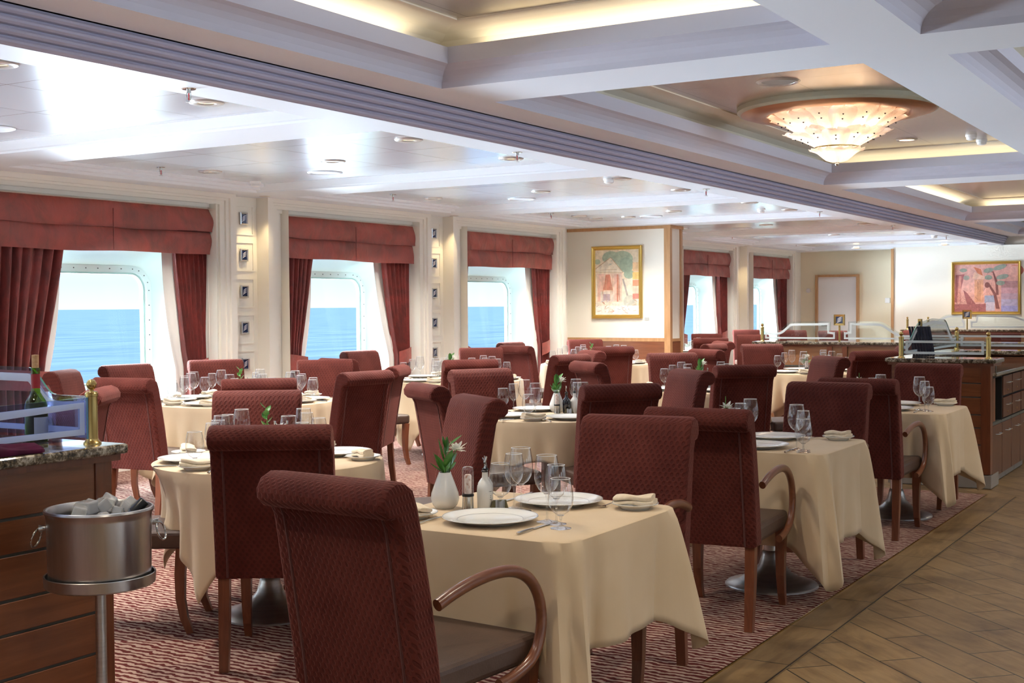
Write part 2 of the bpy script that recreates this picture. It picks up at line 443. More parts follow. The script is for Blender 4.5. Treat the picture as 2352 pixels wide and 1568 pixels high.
# window wall -------------------------------------------------------
def rrect(cx, cz, hw, hh, r, n=8):
    pts = []
    for sx, sz, a0 in ((1, 1, 0), (-1, 1, 90), (-1, -1, 180), (1, -1, 270)):
        for i in range(n + 1):
            a = R(a0 + 90 * i / n)
            pts.append((cx + sx * (hw - r) + r * math.cos(a), cz + sz * (hh - r) + r * math.sin(a)))
    return pts
GH, GR, GZ0, GZ1 = .80, .17, .79, 1.85
YG = 9.5
def ring(mb, a, b, ya, yb, m=0, smooth=False):
    n = len(a)
    vs = [(p[0], ya, p[1]) for p in a] + [(p[0], yb, p[1]) for p in b]
    mb.add(vs, [(i, (i + 1) % n, n + (i + 1) % n, n + i) for i in range(n)], m, smooth)
def window(cx, idx, dress=True):
    H_ = hw(idx - 1); ox = H_ - 1.17
    gz, gh = (GZ0 + GZ1) / 2, (GZ1 - GZ0) / 2
    # white reveal funnel from the curtain niche down to the glass
    root = bpy.data.objects.new('window_%d' % idx, None); COL.objects.link(root); root['kind'] = 'structure'
    root.location = (cx, YG, gz)
    mb = MB()
    outer = rrect(0, .10, H_, .93, .05); mid = rrect(ox, .03, .99, gh + .17, .26); inn = rrect(ox, 0, GH + .06, gh + .06, GR + .06)
    ring(mb, outer, mid, -.36, -.34); ring(mb, mid, inn, -.34, -.03, 0, True)
    mb.build('reveal', 'winframe', root)
    mb = MB()
    a = rrect(ox, 0, GH + .065, gh + .065, GR + .065); b = rrect(ox, 0, GH, gh, GR)
    ring(mb, a, a, -.045, .03); ring(mb, a, b, -.045, -.045); ring(mb, b, b, -.045, .03)
    b2 = rrect(ox, 0, GH - .018, gh - .018, GR - .018)
    ring(mb, b, b2, -.02, -.02, 1); ring(mb, b2, b2, -.02, .03, 1)
    c = rrect(ox, 0, GH + .033, gh + .033, GR + .033, 4)
    for i, p in enumerate(c):
        q = c[(i + 1) % len(c)]; L = math.hypot(q[0] - p[0], q[1] - p[1]); k = max(1, int(L / .14))
        for j in range(k):
            x = p[0] + (q[0] - p[0]) * j / k; z = p[1] + (q[1] - p[1]) * j / k
            mb.box(x - .005, x + .005, -.049, -.045, z - .005, z + .005, 2)
    mb.build('window_frame', ['winframe', 'gasket', 'bolt'], root)
    mb = MB(); mb.poly([(p[0], .0, p[1]) for p in rrect(ox, 0, GH, gh, GR)])
    mb.build('window_pane', 'pane', root)
    # outer plating with the hole
    mb = MB()
    big = rrect(0, 0, PITCH / 2 + .02, 1.6, .01); ring(mb, big, rrect(ox, 0, GH + .06, gh + .06, GR + .06), .03, .03)
    mb.build('outer_plate', 'white', root)
    # niche walls around curtain
    mb = MB()
    for sx in (-1, 1):
        mb.quad((sx * (H_ + .002), -.62, -1.32), (sx * (H_ + .002), -.34, -1.32), (sx * (H_ + .002), -.34, 1.2), (sx * (H_ + .002), -.62, 1.2))
    mb.quad((-H_ - .002, -.62, 1.145), (H_ + .002, -.62, 1.145), (H_ + .002, -.34, 1.145), (-H_ - .002, -.34, 1.145))
    mb.quad((-H_ - .002, -.34, 1.03), (H_ + .002, -.34, 1.03), (H_ + .002, -.34, 1.2), (-H_ - .002, -.34, 1.2))
    mb.quad((-H_ - .002, -.36, -1.32), (H_ + .002, -.36, -1.32), (H_ + .002, -.36, -.83), (-H_ - .002, -.36, -.83))
    mb.build('niche', 'cream', root)
    return root
for i, cx in enumerate(WIN): window(cx, i + 1)

# stepped architraves
def architrave(cx, idx):
    mb = MB()
    w0, zt0 = hw(idx - 2), 2.455
    steps = [(0, 8.99), (.05, 8.99), (.05, 8.965), (.115, 8.965), (.115, 8.94), (.18, 8.94), (.18, 8.92), (.22, 8.92), (.22, 8.895), (.30, 8.895), (.30, 9.06)]
    n = len(steps)
    for k in range(n - 1):
        (o1, y1), (o2, y2) = steps[k], steps[k + 1]
        t1, t2 = o1 * .178 / .30, o2 * .178 / .30
        for sx in (-1, 1):
            mb.quad((cx + sx * (w0 + o1), y1, 0), (cx + sx * (w0 + o2), y2, 0), (cx + sx * (w0 + o2), y2, zt0 + t2), (cx + sx * (w0 + o1), y1, zt0 + t1))
        mb.quad((cx - w0 - o1, y1, zt0 + t1), (cx + w0 + o1, y1, zt0 + t1), (cx + w0 + o2, y2, zt0 + t2), (cx - w0 - o2, y2, zt0 + t2))
    return struct(mb, 'trim_%d' % idx, 'cream')
for i, cx in enumerate(WIN): architrave(cx, 2 + i)

# pillars between the windows (recessed ivory panels with raised rectangles)
def pillar_span(x0, x1, panels):
    mb = MB()
    mb.quad((x0, 9.055, 0), (x1, 9.055, 0), (x1, 9.055, ZLOW + .02), (x0, 9.055, ZLOW + .02))
    if panels:
        for k in range(7):
            zt = 2.545 - k * .370; zb = zt - .30
            a, b = x0 + .03, x0 + .41
            t = .012
            for q in ((a, b, zt - t, zt), (a, b, zb, zb + t), (b - t, b, zb + t, zt - t)):
                if q[3] > 0: mb.box(q[0], q[1], 9.045, 9.058, max(0, q[2]), q[3])
    return mb
wl = MB()
edges = [(WIN[i] + hw(i) + .30, WIN[i + 1] - hw(i + 1) - .30) for i in range(len(WIN) - 1)]
for i, (a, b) in enumerate(edges):
    if b - a > .02:
        q = pillar_span(a, b, i in (2, 3, 4)); wl.add(q.v, q.f)
wl.quad((XB, 9.055, 0), (WIN[0] - 1.47, 9.055, 0), (WIN[0] - 1.47, 9.055, 2.65), (XB, 9.055, 2.65))
wl.quad((WIN[-1] + 1.47, 9.055, 0), (28, 9.055, 0), (28, 9.055, 2.65), (WIN[-1] + 1.47, 9.055, 2.65))
struct(wl, 'wall_left', 'cream')

# ------------------------------------------------------------------ low ceiling on the window side
BEAMS = [6.335 + 3.43 * k for k in range(-3, 7)]
Y0, YA, YBK = 4.67, 4.955, 8.45
sf = MB(); tl = MB()
xs = [XB] + [v for c in BEAMS for v in (c - .285, c + .285)] + [28.0]
sf.quad((XB, Y0, ZLOW), (28, Y0, ZLOW), (28, YA, ZLOW), (XB, YA, ZLOW))
sf.quad((XB, 8.62, ZLOW), (28, 8.62, ZLOW), (28, 9.2, ZLOW), (XB, 9.2, ZLOW))
for c in BEAMS: sf.quad((c - .285, YA, ZLOW), (c + .285, YA, ZLOW), (c + .285, 8.62, ZLOW), (c - .285, 8.62, ZLOW))
bays = [(BEAMS[i] + .285, BEAMS[i + 1] - .285) for i in range(len(BEAMS) - 1)]
for a, b in bays:
    prof = [(0, ZLOW), (.012, ZLOW + .012), (.03, ZLOW + .018), (.075, ZLOW + .05), (.10, ZTILE)]
    for (d1, z1), (d2, z2) in zip(prof[:-1], prof[1:]):
        sf.quad((a + d1, YA + d1 * .3, z1), (a + d1, 8.62 - d1 * .3, z1), (a + d2, 8.62 - d2 * .3, z2), (a + d2, YA + d2 * .3, z2))
        sf.quad((b - d1, YA + d1 * .3, z1), (b - d1, 8.62 - d1 * .3, z1), (b - d2, 8.62 - d2 * .3, z2), (b - d2, YA + d2 * .3, z2))
        sf.quad((a + d1, YA + d1 * .3, z1), (b - d1, YA + d1 * .3, z1), (b - d2, YA + d2 * .3, z2), (a + d2, YA + d2 * .3, z2))
    st = [(8.62, ZLOW), (8.60, ZLOW + .022), (8.54, ZLOW + .022), (8.52, ZLOW + .045), (8.46, ZLOW + .045), (8.44, ZTILE)]
    for (y1, z1), (y2, z2) in zip(st[:-1], st[1:]):
        sf.quad((a, y1, z1), (b, y1, z1), (b, y2, z2), (a, y2, z2))
    tl.quad((a, YA, ZTILE), (b, YA, ZTILE), (b, 8.47, ZTILE), (a, 8.47, ZTILE))
struct(sf, 'ceiling_soffit', 'ceil'); struct(tl, 'ceiling_tile', 'tile')

# ribbed cornice between the two ceiling levels
mb = MB()
prof = [(4.675, ZLOW)]
for k in range(4):
    z = ZLOW + .002 + k * .040
    y = 4.672 - k * .022
    prof += [(y - .012, z + .001), (y - .024, z + .010), (y - .026, z + .020), (y - .020, z + .029), (y - .010, z + .031), (y - .010, z + .038)]
prof += [(4.572, ZCOF)]
for (y1, z1), (y2, z2) in zip(prof[:-1], prof[1:]):
    mb.quad((XB, y1, z1), (26.5, y1, z1), (26.5, y2, z2), (XB, y2, z2))
mb.poly([(26.5, p[0], p[1]) for p in prof] + [(26.5, 4.75, ZCOF), (26.5, 4.75, ZLOW)])
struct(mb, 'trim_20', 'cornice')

# ------------------------------------------------------------------ coffered ceiling over the aisle
CX = [(-.55, 6.30), (6.89, 13.68), (14.34, 20.95), (21.6, 25.7)]
CY = [(1.93, 4.265), (-.84, 1.49)]
sf = MB(); z = ZCOF
def q2(x0, x1, y0, y1, zz=ZCOF): sf.quad((x0, y0, zz), (x1, y0, zz), (x1, y1, zz), (x0, y1, zz))
q2(XB, 28, 4.265, 4.70); q2(XB, 28, 1.49, 1.93); q2(XB, 28, YR, -.84)
xe = [XB] + [v for c in CX for v in c] + [28]
for y0, y1 in CY:
    for i in range(0, len(xe), 2): q2(xe[i], xe[i + 1], y0, y1)
sf.quad((26.5, 4.2, ZLOW), (28, 4.2, ZLOW), (28, 4.75, ZLOW), (26.5, 4.75, ZLOW))
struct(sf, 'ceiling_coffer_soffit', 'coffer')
def coffer_loop(mb, prof, x0, x1, y0, y1, m=0):
    for (d1, z1), (d2, z2) in zip(prof[:-1], prof[1:]):
        A = [(x0 + d1, y0 + d1, z1), (x1 - d1, y0 + d1, z1), (x1 - d1, y1 - d1, z1), (x0 + d1, y1 - d1, z1)]
        B = [(x0 + d2, y0 + d2, z2), (x1 - d2, y0 + d2, z2), (x1 - d2, y1 - d2, z2), (x0 + d2, y1 - d2, z2)]
        mb.add(A + B, [(i, (i + 1) % 4, 4 + (i + 1) % 4, 4 + i) for i in range(4)], m)
lip = [(0, 2.79), (.006, 2.825), (.022, 2.855), (.05, 2.88), (.09, 2.898), (.13, 2.905), (.13, 3.0), (.112, 3.0), (.112, 2.93), (-.05, 2.93)]
cov = [(-.05, 2.93), (-.052, 2.98), (-.035, 3.025), (.01, 3.062), (.09, 3.085), (.2, 3.096), (.32, 3.10)]
m1, m2, m3 = MB(), MB(), MB()
for x0, x1 in CX:
    for y0, y1 in CY:
        coffer_loop(m1, lip, x0, x1, y0, y1); coffer_loop(m2, cov, x0, x1, y0, y1)
        coffer_loop(m2, [(.30, 3.092), (.33, 3.092), (.33, 3.1)], x0, x1, y0, y1)
        m3.quad((x0 + .32, y0 + .32, ZCT), (x1 - .32, y0 + .32, ZCT), (x1 - .32, y1 - .32, ZCT), (x0 + .32, y1 - .32, ZCT))
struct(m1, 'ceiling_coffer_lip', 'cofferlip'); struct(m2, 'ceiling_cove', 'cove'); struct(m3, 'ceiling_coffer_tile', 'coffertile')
# deck above, side and end walls
mb = MB(); mb.box(XB - .2, 30, YR - .2, 10.2, 3.3, 3.4); struct(mb, 'ceiling', 'white')
mb = MB(); mb.box(XB - .1, XB, YR, 9.8, -.1, 3.35); struct(mb, 'wall_back', 'creamwall')
WINR = [.5 + PITCH * k for k in range(0, 7)]
mb = MB(); mb.box(XB, 30, YR - .1, YR, -.1, .79); mb.box(XB, 30, YR - .1, YR, 1.85, 3.35)
xr = [XB] + [v for c in WINR for v in (c - .8, c + .8)] + [30]
for k in range(0, len(xr), 2): mb.box(xr[k], xr[k + 1], YR - .1, YR, .79, 1.85)
struct(mb, 'wall_right', 'creamwall')
mb = MB(); mb.box(XB, 30, 9.56, 9.62, 2.62, 3.35); mb.box(XB, 30, 9.56, 9.62, -.1, .02); struct(mb, 'wall_left_plating', 'white')
# far wall
mb = MB(); mb.box(XF1, XF1 + .1, 6.86, 9.8, -.1, 3.35); struct(mb, 'wall_front', 'warmwall')
mb = MB(); mb.box(XF2, XF2 + .9, YR, 6.83, -.1, 3.35); struct(mb, 'wall_front_bulkhead', 'creamwall')
mb = MB(); mb.box(XF2 - .02, XF2 + .05, 6.82, 6.875, 0, 2.62); struct(mb, 'trim_21', 'lightwood')
# door in the far wall
root = bpy.data.objects.new('door_1', None); COL.objects.link(root); root['kind'] = 'structure'; root.location = (XF1, 8.23, 0)
mb = MB()
mb.box(-.09, .0, -.475, -.425, 0, 2.08); mb.box(-.09, .0, .425, .475, 0, 2.08); mb.box(-.09, .0, -.475, .475, 2.08, 2.13)
mb.build('door_frame', 'lightwood', root)
mb = MB(); mb.box(-.02, .0, -.425, .425, 0, 2.08); mb.build('door_leaf', 'white', root)
mb = MB(); mb.tube([(-.02, .33, 1.02), (-.075, .33, 1.02), (-.075, .21, 1.02)], .011); mb.lathe([(.0, 0), (.03, 0), (.03, .006), (0, .006)], 16, (-.03, .33, 1.02)); mb.build('door_handle', 'steel', root)

# painting partition standing out from the window wall
mb = MB()
xw, yw0, yw1 = 16.65, 7.40, 9.06
mb.box(xw, xw + .42, yw0 + .015, yw1, .0, 2.6)
struct(mb, 'wall_partition', 'creamwall')
mb = MB()
mb.box(xw - .012, xw + .002, yw0 + .09, 9.06, 2.585, ZLOW)                    # top rail
mb.box(xw - .016, xw + .06, yw0 - .012, yw0 + .09, 2.585, ZLOW); mb.box(xw + .06, xw + .45, yw0 - .012, yw0 + .018, 2.585, ZLOW)
mb.box(xw - .014, xw + .06, yw0 - .004, yw0 + .09, 0, 2.585)                 # corner post
mb.box(xw + .36, xw + .43, yw0 - .004, yw0 + .03, 0, 2.585)
mb.box(xw - .010, xw + .002, yw0 + .09, 9.06, .98, 1.03); mb.box(xw + .06, xw + .36, yw0 + .003, yw0 + .018, .98, 1.02)
struct(mb, 'trim_22', 'lightwood')
mb = MB(); mb.box(xw - .006, xw + .01, yw0 + .09, 9.06, 0, .98); mb.box(xw + .06, xw + .36, yw0 + .006, yw0 + .02, 0, .98); struct(mb, 'trim_23', 'panelwood')

# sea ------------------------------------------------------------------
mb = MB(); mb.quad((-30000, 14, -11), (40000, 14, -11), (40000, 60000, -11), (-30000, 60000, -11)); o = mb.build('sea', 'sea', kind='structure')

# ------------------------------------------------------------------ valances and curtains
ORD = {3: 'first', 4: 'second', 5: 'third', 6: 'fourth', 7: 'fifth'}
def valance(cx, i):
    rnd = random.Random(i)
    def fold(z0, z1, y0, seed, bulge):
        r1, r2, r3 = (rnd.uniform(0, 6) for _ in range(3))
        def fn(u, v):
            x = cx + (hw(i) - .005) * (2 * u - 1)
            zz = z1 + (z0 - z1) * v
            w = .008 * math.sin(7 * u + r1 + 3 * v) + .006 * math.sin(17 * u + r2 + 5 * v) + .004 * math.sin(31 * u - 6 * v + r3)
            y = y0 - bulge * math.sin(PI * min(1, v * 1.1)) * .7 - bulge * v * .8 + w
            zz += (.006 * math.sin(5 * u + r2) + .004 * math.sin(13 * u + r3)) * v
            return (x, y, zz)
        return fn
    root = thing('roman_valance', 'brick-red folded fabric valance across the top of the %s window' % ORD[i], 'valance', (0, 0, 0), 0, 'roman valances over the windows')
    mb = MB(); mb.grid(fold(2.235, 2.465, 8.955, 1, .03), 60, 10)
    mb.grid(lambda u, v: (cx + (hw(i) - .005) * (2 * u - 1), 8.93 + .04 * v, 2.232), 20, 1)
    mb.build('upper_fold', 'valance', root)
    mb = MB(); mb.grid(fold(2.02, 2.25, 8.965, 2, .018), 60, 10)
    mb.build('lower_fold', 'valance', root)
    mb = MB(); mb.box(cx - .0035, cx + .0035, 8.905, 8.912, 2.03, 2.40); mb.build('seam', 'curtain', root)
    mb = MB(); mb.box(cx - hw(i) + .005, cx + hw(i) - .005, 8.99, 9.03, 2.42, 2.45); mb.build('headboard', 'cream', root)
    root.location.y = 0
    return root
def curtain(cx, i, side, wt, wb):
    """side -1 left, +1 right; wt width at top, wb width at the tie"""
    rnd = random.Random(i * 7 + side)
    npl = 7; ph = rnd.uniform(0, 6)
    ztop, ztie, zbot = 2.16, .92, .03
    def width(z):
        if z >= ztie:
            t = (ztop - z) / (ztop - ztie); return wt + (wb - wt) * (t ** 1.15)
        t = (ztie - z) / (ztie - zbot); return wb + .06 * t
    def fn(u, v):
        z = ztop + (zbot - ztop) * v
        w = width(z); edge = cx + side * (hw(i) - .02)
        p = u * npl * 2 * PI + ph + 1.2 * math.sin(3 * v + ph)
        amp = .032 + .010 * math.sin(9 * u + ph)
        # folds converge toward the tie
        x = edge - side * w * u + .006 * math.sin(p * 1.0 + 1)
        y = 9.035 + amp * math.sin(p) + .05 * u * (1 - abs(2 * v - 1)) - .02
        return (x, y, z)
    root = thing('curtain', 'deep red pleated curtain tied back on the %s side of the %s window' % ('left' if side < 0 else 'right', ORD[i]), 'curtain', (0, 0, 0), 0, 'tied-back window curtains')
    mb = MB(); mb.grid(fn, 84, 40); mb.build('drape', 'curtain', root)
    def fl(u, v):
        z = ztop + (zbot - ztop) * v
        w = width(z) + .015 + .075 * math.sin(PI * min(1, v * 1.25)) + .02
        edge = cx + side * (hw(i) - .02)
        return (edge - side * (w * (.45 + .55 * u)), 9.075 + .012 * math.sin(9 * u + 4 * v) + .03 * u, z)
    mb = MB(); mb.grid(fl, 20, 24); mb.build('lining', 'lining', root)
    mb = MB()
    e = cx + side * (hw(i) - .02)
    mb.grid(lambda u, v: (e - side * (wb + .03) * u, 8.985 - .02 * math.sin(PI * u), ztie + .10 - .17 * v - .05 * u), 10, 3)
    mb.build('tieback', 'valance', root)
    return root
CW = {3: (.76, .56, .44, .24), 4: (.56, .36, .55, .22), 5: (.2, .17, .46, .20), 6: (.62, .36, .43, .24), 7: (.25, .2, .52, .24)}
for i in (3, 4, 5, 6, 7):
    cx = WIN[i]
    valance(cx, i)
    a = CW[i]
    curtain(cx, i, -1, a[0], a[1]); curtain(cx, i, 1, a[2], a[3])

# ------------------------------------------------------------------ blue emblem tiles on the pillars
def emblem_mesh():
    root = thing('wall_emblem', '', '')
    mb = MB()
    a = [(-.055, -.062), (.055, -.062), (.055, .062), (-.055, .062)]; b = [(-.037, -.044), (.037, -.044), (.037, .044), (-.037, .044)]
    def rg(p, q, ya, yb):
        vs = [(x, ya, z) for x, z in p] + [(x, yb, z) for x, z in q]
        mb.add(vs, [(i, (i + 1) % 4, 4 + (i + 1) % 4, 4 + i) for i in range(4)])
    m_ = [(x * .82, z * .82) for x, z in a]
    rg(a, a, .0, -.014); rg(a, m_, -.014, -.020); rg(m_, b, -.020, -.008)
    mb.build('frame', 'silverframe', root)
    mb = MB(); mb.box(-.038, .038, -.009, 0, -.045, .045); mb.build('glass_tile', 'emblem', root)
    mb = MB(); feather(mb, .034, -.0105, 'y'); mb.build('feather_mark', 'whitemark', root)
    return root
def feather(mb, s, d, ax):
    for k in range(4):
        pts = []
        for j in range(9):
            t = j / 8
            x = -.9 + .25 * k * .3 + 1.7 * t; z = -.8 + k * .42 + .55 * math.sin(t * 1.9 - .35)
            w = .085 * math.sin(PI * (.08 + .9 * t))
            pts.append((x * s, z * s, w * s))
        for (x1, z1, w1), (x2, z2, w2) in zip(pts[:-1], pts[1:]):
            c = [(x1, z1 - w1), (x2, z2 - w2), (x2, z2 + w2), (x1, z1 + w1)]
            mb.poly([(x, d, z) for x, z in c] if ax == 'y' else [(d, -x, z) for x, z in c])
EMB = Proto(emblem_mesh)
for pi, (i0, nm) in enumerate(((3, 'first and second'), (4, 'second and third'))):
    x0 = WIN[i0] + hw(i0) + .30
    for k in range(6):
        zc = 2.41 - k * .370
        EMB.at((x0 + .26, 9.045, zc), 0, 'blue feather emblem tile, %s on the pillar between %s windows' % (['topmost', 'second from top', 'third from top', 'fourth from top', 'fifth from top', 'lowest'][k], nm), 'wall emblem', 'feather emblem tiles on the pillars')

# ------------------------------------------------------------------ ceiling fittings
def downlight_p():
    root = thing('downlight', '', '')
    mb = MB(); mb.lathe([(.058, .0), (.056, -.010), (.082, -.014), (.100, -.008), (.104, 0)], 28); mb.build('trim_ring', 'rimmetal', root)
    mb = MB(); mb.lathe([(.058, 0), (.05, .03), (.0, .03)], 24); mb.build('lamp', 'lampglow', root)
    return root
DL = Proto(downlight_p)
LIGHTS = []
n = 0
rows = ['aisle-side', 'middle', 'window-side']
for bi, (a, b) in enumerate(bays):
    if bi < 2 or bi > 7: continue
    for ri, (yy, xx) in enumerate(((5.36, (a + .87, a + 2.29)), (6.66, (a + 1.62,)), (8.03, (a + 1.62,)))):
        for qi, x in enumerate(xx):
            bayn = ['', '', 'first', 'second', 'third', 'fourth', 'fifth', 'sixth'][bi]
            which = (['nearer', 'farther'][qi] + ' ' if len(xx) > 1 else '')
            DL.at((x, yy, ZTILE - .001), 0, 'round recessed downlight, %s%s one in the %s ceiling bay' % (which, rows[ri], bayn), 'downlight', 'recessed downlights in the low ceiling')
            LIGHTS.append((x, yy, ZTILE - .03))
for x, yy, w in ((25.6, 5.6, 'left'), (25.6, 4.9, 'right'), (25.9, 7.4, 'door side')):  # added lamps brightening the far wall and the warm-lit painting
    DL.at((x, yy, ZLOW - .001), 0, 'round recessed downlight added to brighten the far wall, %s one' % w, 'downlight', 'recessed downlights in the low ceiling'); LIGHTS.append((x, yy, ZLOW - .03))
for x, yy, w in ((15.7, 8.1, 'window side'), (15.7, 7.6, 'aisle side')):  # added to lift the pale partition wall
    DL.at((x, yy, ZTILE - .001), 0, 'round recessed downlight added above the temple painting to brighten the partition, %s' % w, 'downlight', 'recessed downlights in the low ceiling'); LIGHTS.append((x, yy, ZTILE - .03))
def speaker_p():
    root = thing('ceiling_speaker', '', '')
    mb = MB(); mb.lathe([(.125, 0), (.125, -.006), (.138, -.012), (.155, -.006), (.157, 0)], 36); mb.build('rim', 'ceil', root)
    mb = MB(); mb.lathe([(.126, -.004), (.0, -.004)], 36); mb.build('grille', 'ceil', root)
    return root
SP = Proto(speaker_p)
for bi, (a, b) in enumerate(bays):
    if 2 <= bi <= 6:
        SP.at((a + 2.27, 7.28, ZTILE - .001), 0, 'flat white round speaker in the %s ceiling bay from the camera' % ['', '', 'first', 'second', 'third', 'fourth', 'fifth'][bi], 'speaker', 'round ceiling speakers')
def sprinkler_p():
    root = thing('sprinkler', '', '')
    mb = MB(); mb.lathe([(.0, -.004), (.034, -.004), (.038, 0)], 20); mb.build('escutcheon', 'steel', root)
    mb = MB()
    mb.lathe([(.012, -.004), (.012, -.022), (0, -.022)], 12)
    for s_ in (-1, 1): mb.tube([(s_ * .011, 0, -.018), (s_ * .016, 0, -.035), (s_ * .012, 0, -.052), (0, 0, -.064)], .0028, 6)
    mb.lathe([(0, -.064), (.016, -.066), (.016, -.068), (0, -.068)], 12); mb.build('yoke', 'brushed', root)
    mb = MB(); mb.tube([(0, 0, -.022), (0, 0, -.058)], .0035, 8); mb.build('bulb', 'red', root)
    return root
SPR = Proto(sprinkler_p)
for k, (x, yy) in enumerate([(4.8, 4.82), (8.1, 4.82), (11.71, 4.82), (15.4, 4.85), (18.73, 4.82), (22.2, 4.82)]):
    SPR.at((x, yy, ZLOW), 0, 'fire sprinkler beside the ribbed cornice, %s from the camera' % ['first', 'second', 'third', 'fourth', 'fifth', 'sixth'][k], 'sprinkler', 'fire sprinklers under the low ceiling')
for k, (x, yy) in enumerate([(7.78, 8.15), (11.05, 8.12), (14.5, 8.12), (20.9, 8.12), (24.3, 8.12)]):
    SPR.at((x, yy, ZTILE - .002), 0, 'fire sprinkler near the window wall, above the %s window' % ORD[k + 3], 'sprinkler', 'fire sprinklers under the low ceiling')
def smoke_p():
    root = thing('smoke_detector', '', '')
    mb = MB(); mb.lathe([(.052, 0), (.052, -.016), (.045, -.02)], 24); mb.build('base', 'white', root)
    mb = MB(); mb.lathe([(.045, -.02), (.044, -.04), (.025, -.05), (0, -.05)], 24); mb.build('head', 'white', root)
    return root
SM = Proto(smoke_p)
SM.at((22.0, 4.97, ZLOW), 0, 'white dome smoke detector under the far low ceiling by the cornice end', 'smoke detector')
SM.at((10.85, 5.45, ZTILE), 0, 'white smoke detector beside the aisle-side downlight in the third bay', 'smoke detector')
SM.at((9.0, 8.2, ZTILE - .02), 0, 'small white round fitting above the left part of the second window', 'smoke detector')
SM.at((15.4, 5.6, ZTILE), 0, 'white smoke detector in the ceiling bay before the painting partition', 'smoke detector')
# fittings in the chandelier coffer
root = thing('coffer_speaker', 'large grey round speaker in the coffer left of the chandelier', 'speaker', (8.9, 3.106, ZCT))
mb = MB(); mb.lathe([(.12, -.002), (.122, -.006), (.140, -.012), (.158, 0)], 40); mb.build('rim', 'rimmetal', root)
mb = MB(); mb.lathe([(.121, -.004), (0, -.004)], 40); mb.build('grille', 'greypaint', root)
root = thing('coffer_downlight', 'round lit downlight in the coffer behind the chandelier', 'downlight', (12.73, 3.14, ZCT))
mb = MB(); mb.lathe([(.07, 0), (.07, -.008), (.095, -.012), (.105, 0)], 32); mb.build('trim_ring', 'rimmetal', root)
mb = MB(); mb.lathe([(.07, -.006), (0, -.006)], 32); mb.build('lamp', 'lampglow', root)
for k, (x, yy) in enumerate([(12.75, 2.54), (13.2, 2.53)]):
    SM.at((x, yy, ZCT), 0, 'small silver detector on the coffer tiles right of the lit downlight, %s one' % ['nearer', 'farther'][k], 'smoke detector')

# chandelier -----------------------------------------------------------
CH = (10.27, 3.09)
ch = thing('chandelier', 'three-tiered frosted glass petal chandelier glowing under a copper ceiling disc', 'chandelier', (CH[0], CH[1], ZCT))
mb = MB(); mb.lathe([(.80, 0), (.80, -.035), (.785, -.05), (.76, -.055)], 72); mb.build('canopy_band', 'sage', ch)
mb = MB(); mb.lathe([(.77, -.054), (.70, -.075), (.62, -.085), (.55, -.075), (.52, -.05), (.50, -.01), (.0, -.008)], 72); mb.build('canopy', 'copper', ch)
mb = MB(); mb.lathe([(.012, 0), (.012, -.42)], 12); mb.lathe([(.03, -.375), (.045, -.36), (.045, -.33), (.03, -.32)], 16); mb.lathe([(.28, -.215), (.30, -.22), (.30, -.235), (.28, -.235)], 40); mb.lathe([(.16, -.325), (.18, -.33), (.18, -.34), (.16, -.34)], 40)
for k in range(4):
    a = k * PI / 2; mb.tube([(0, 0, -.22), (.29 * math.cos(a), .29 * math.sin(a), -.225)], .006, 6)
mb.build('gilt_stem', 'brass', ch)
def petal_mesh(r0, z0, r1, z1, W):
    mb = MB()
    def mid(u):
        r = r0 + (r1 - r0) * (u ** 1.05); zz = z0 + (z1 - z0) * (u ** .8) - .02 * max(0, u - .8) * 5 * .3
        return r, zz
    def fn(u, v):
        r, zz = mid(u)
        w = W * (.38 + .62 * math.sin(PI * min(1, .08 + u * .62))) * (math.sqrt(max(0, 1 - ((u - .72) / .285) ** 2)) if u > .72 else 1)
        t = (v - .5) * 2
        rip = .005 * math.cos(t * 6) * u + .003 * math.sin(9 * u + 5 * t)
        return (r - .05 * t * t * (.3 + u * .5) + rip * .3, t * w / 2, zz + .035 * t * t * u * .3 + rip)
    mb.grid(fn, 14, 10)
    for u in (.42, .62):
        r, zz = mid(u)
        for d in (0,):
            mb.lathe([(.0065, 0), (.0065, -.006), (.004, -.009), (0, -.010)], 10, (r + .004, d, zz - .004), 1)
    return mb
def tier(n_, r0, z0, r1, z1, W, ph):
    base = None
    for k in range(n_):
        a = 2 * PI * (k + ph) / n_
        if base is None:
            base = petal_mesh(r0, z0, r1, z1, W).build('petal', ['petal', 'black'], ch); o = base
        else:
            o = base.copy(); COL.objects.link(o); setpar(o, ch)
        o.rotation_euler = (0, R(random.uniform(-2.5, 2.5)), a)
tier(16, .29, -.235, .575, -.075, .222, .0)
tier(12, .155, -.345, .435, -.215, .222, .5)
mb = MB()
def cup(u, v):
    a = 2 * PI * u; r, zz = [(.018, -.455), (.05, -.45), (.09, -.435), (.125, -.405), (.16, -.375), (.20, -.355), (.222, -.352)][round(v * 6)]
    k = 1 + .035 * math.cos(16 * a) * v
    return (r * k * math.cos(a), r * k * math.sin(a), zz + .008 * math.cos(16 * a) * v)
mb.grid(cup, 96, 6, wrap=True); mb.build('glass_cup', 'petal', ch)
mb = MB(); mb.lathe([(0, -.485), (.012, -.48), (.017, -.468), (.012, -.457), (.02, -.45), (0, -.45)], 16); mb.build('finial', 'steel', ch)
for k in range(6):
    a = 2 * PI * k / 6 + .3
    mb = MB(); mb.lathe([(0, -.16), (.012, -.155), (.016, -.13), (.01, -.10), (0, -.09)], 10, (.27 * math.cos(a), .27 * math.sin(a), 0)); mb.build('bulb', 'bulb', ch)

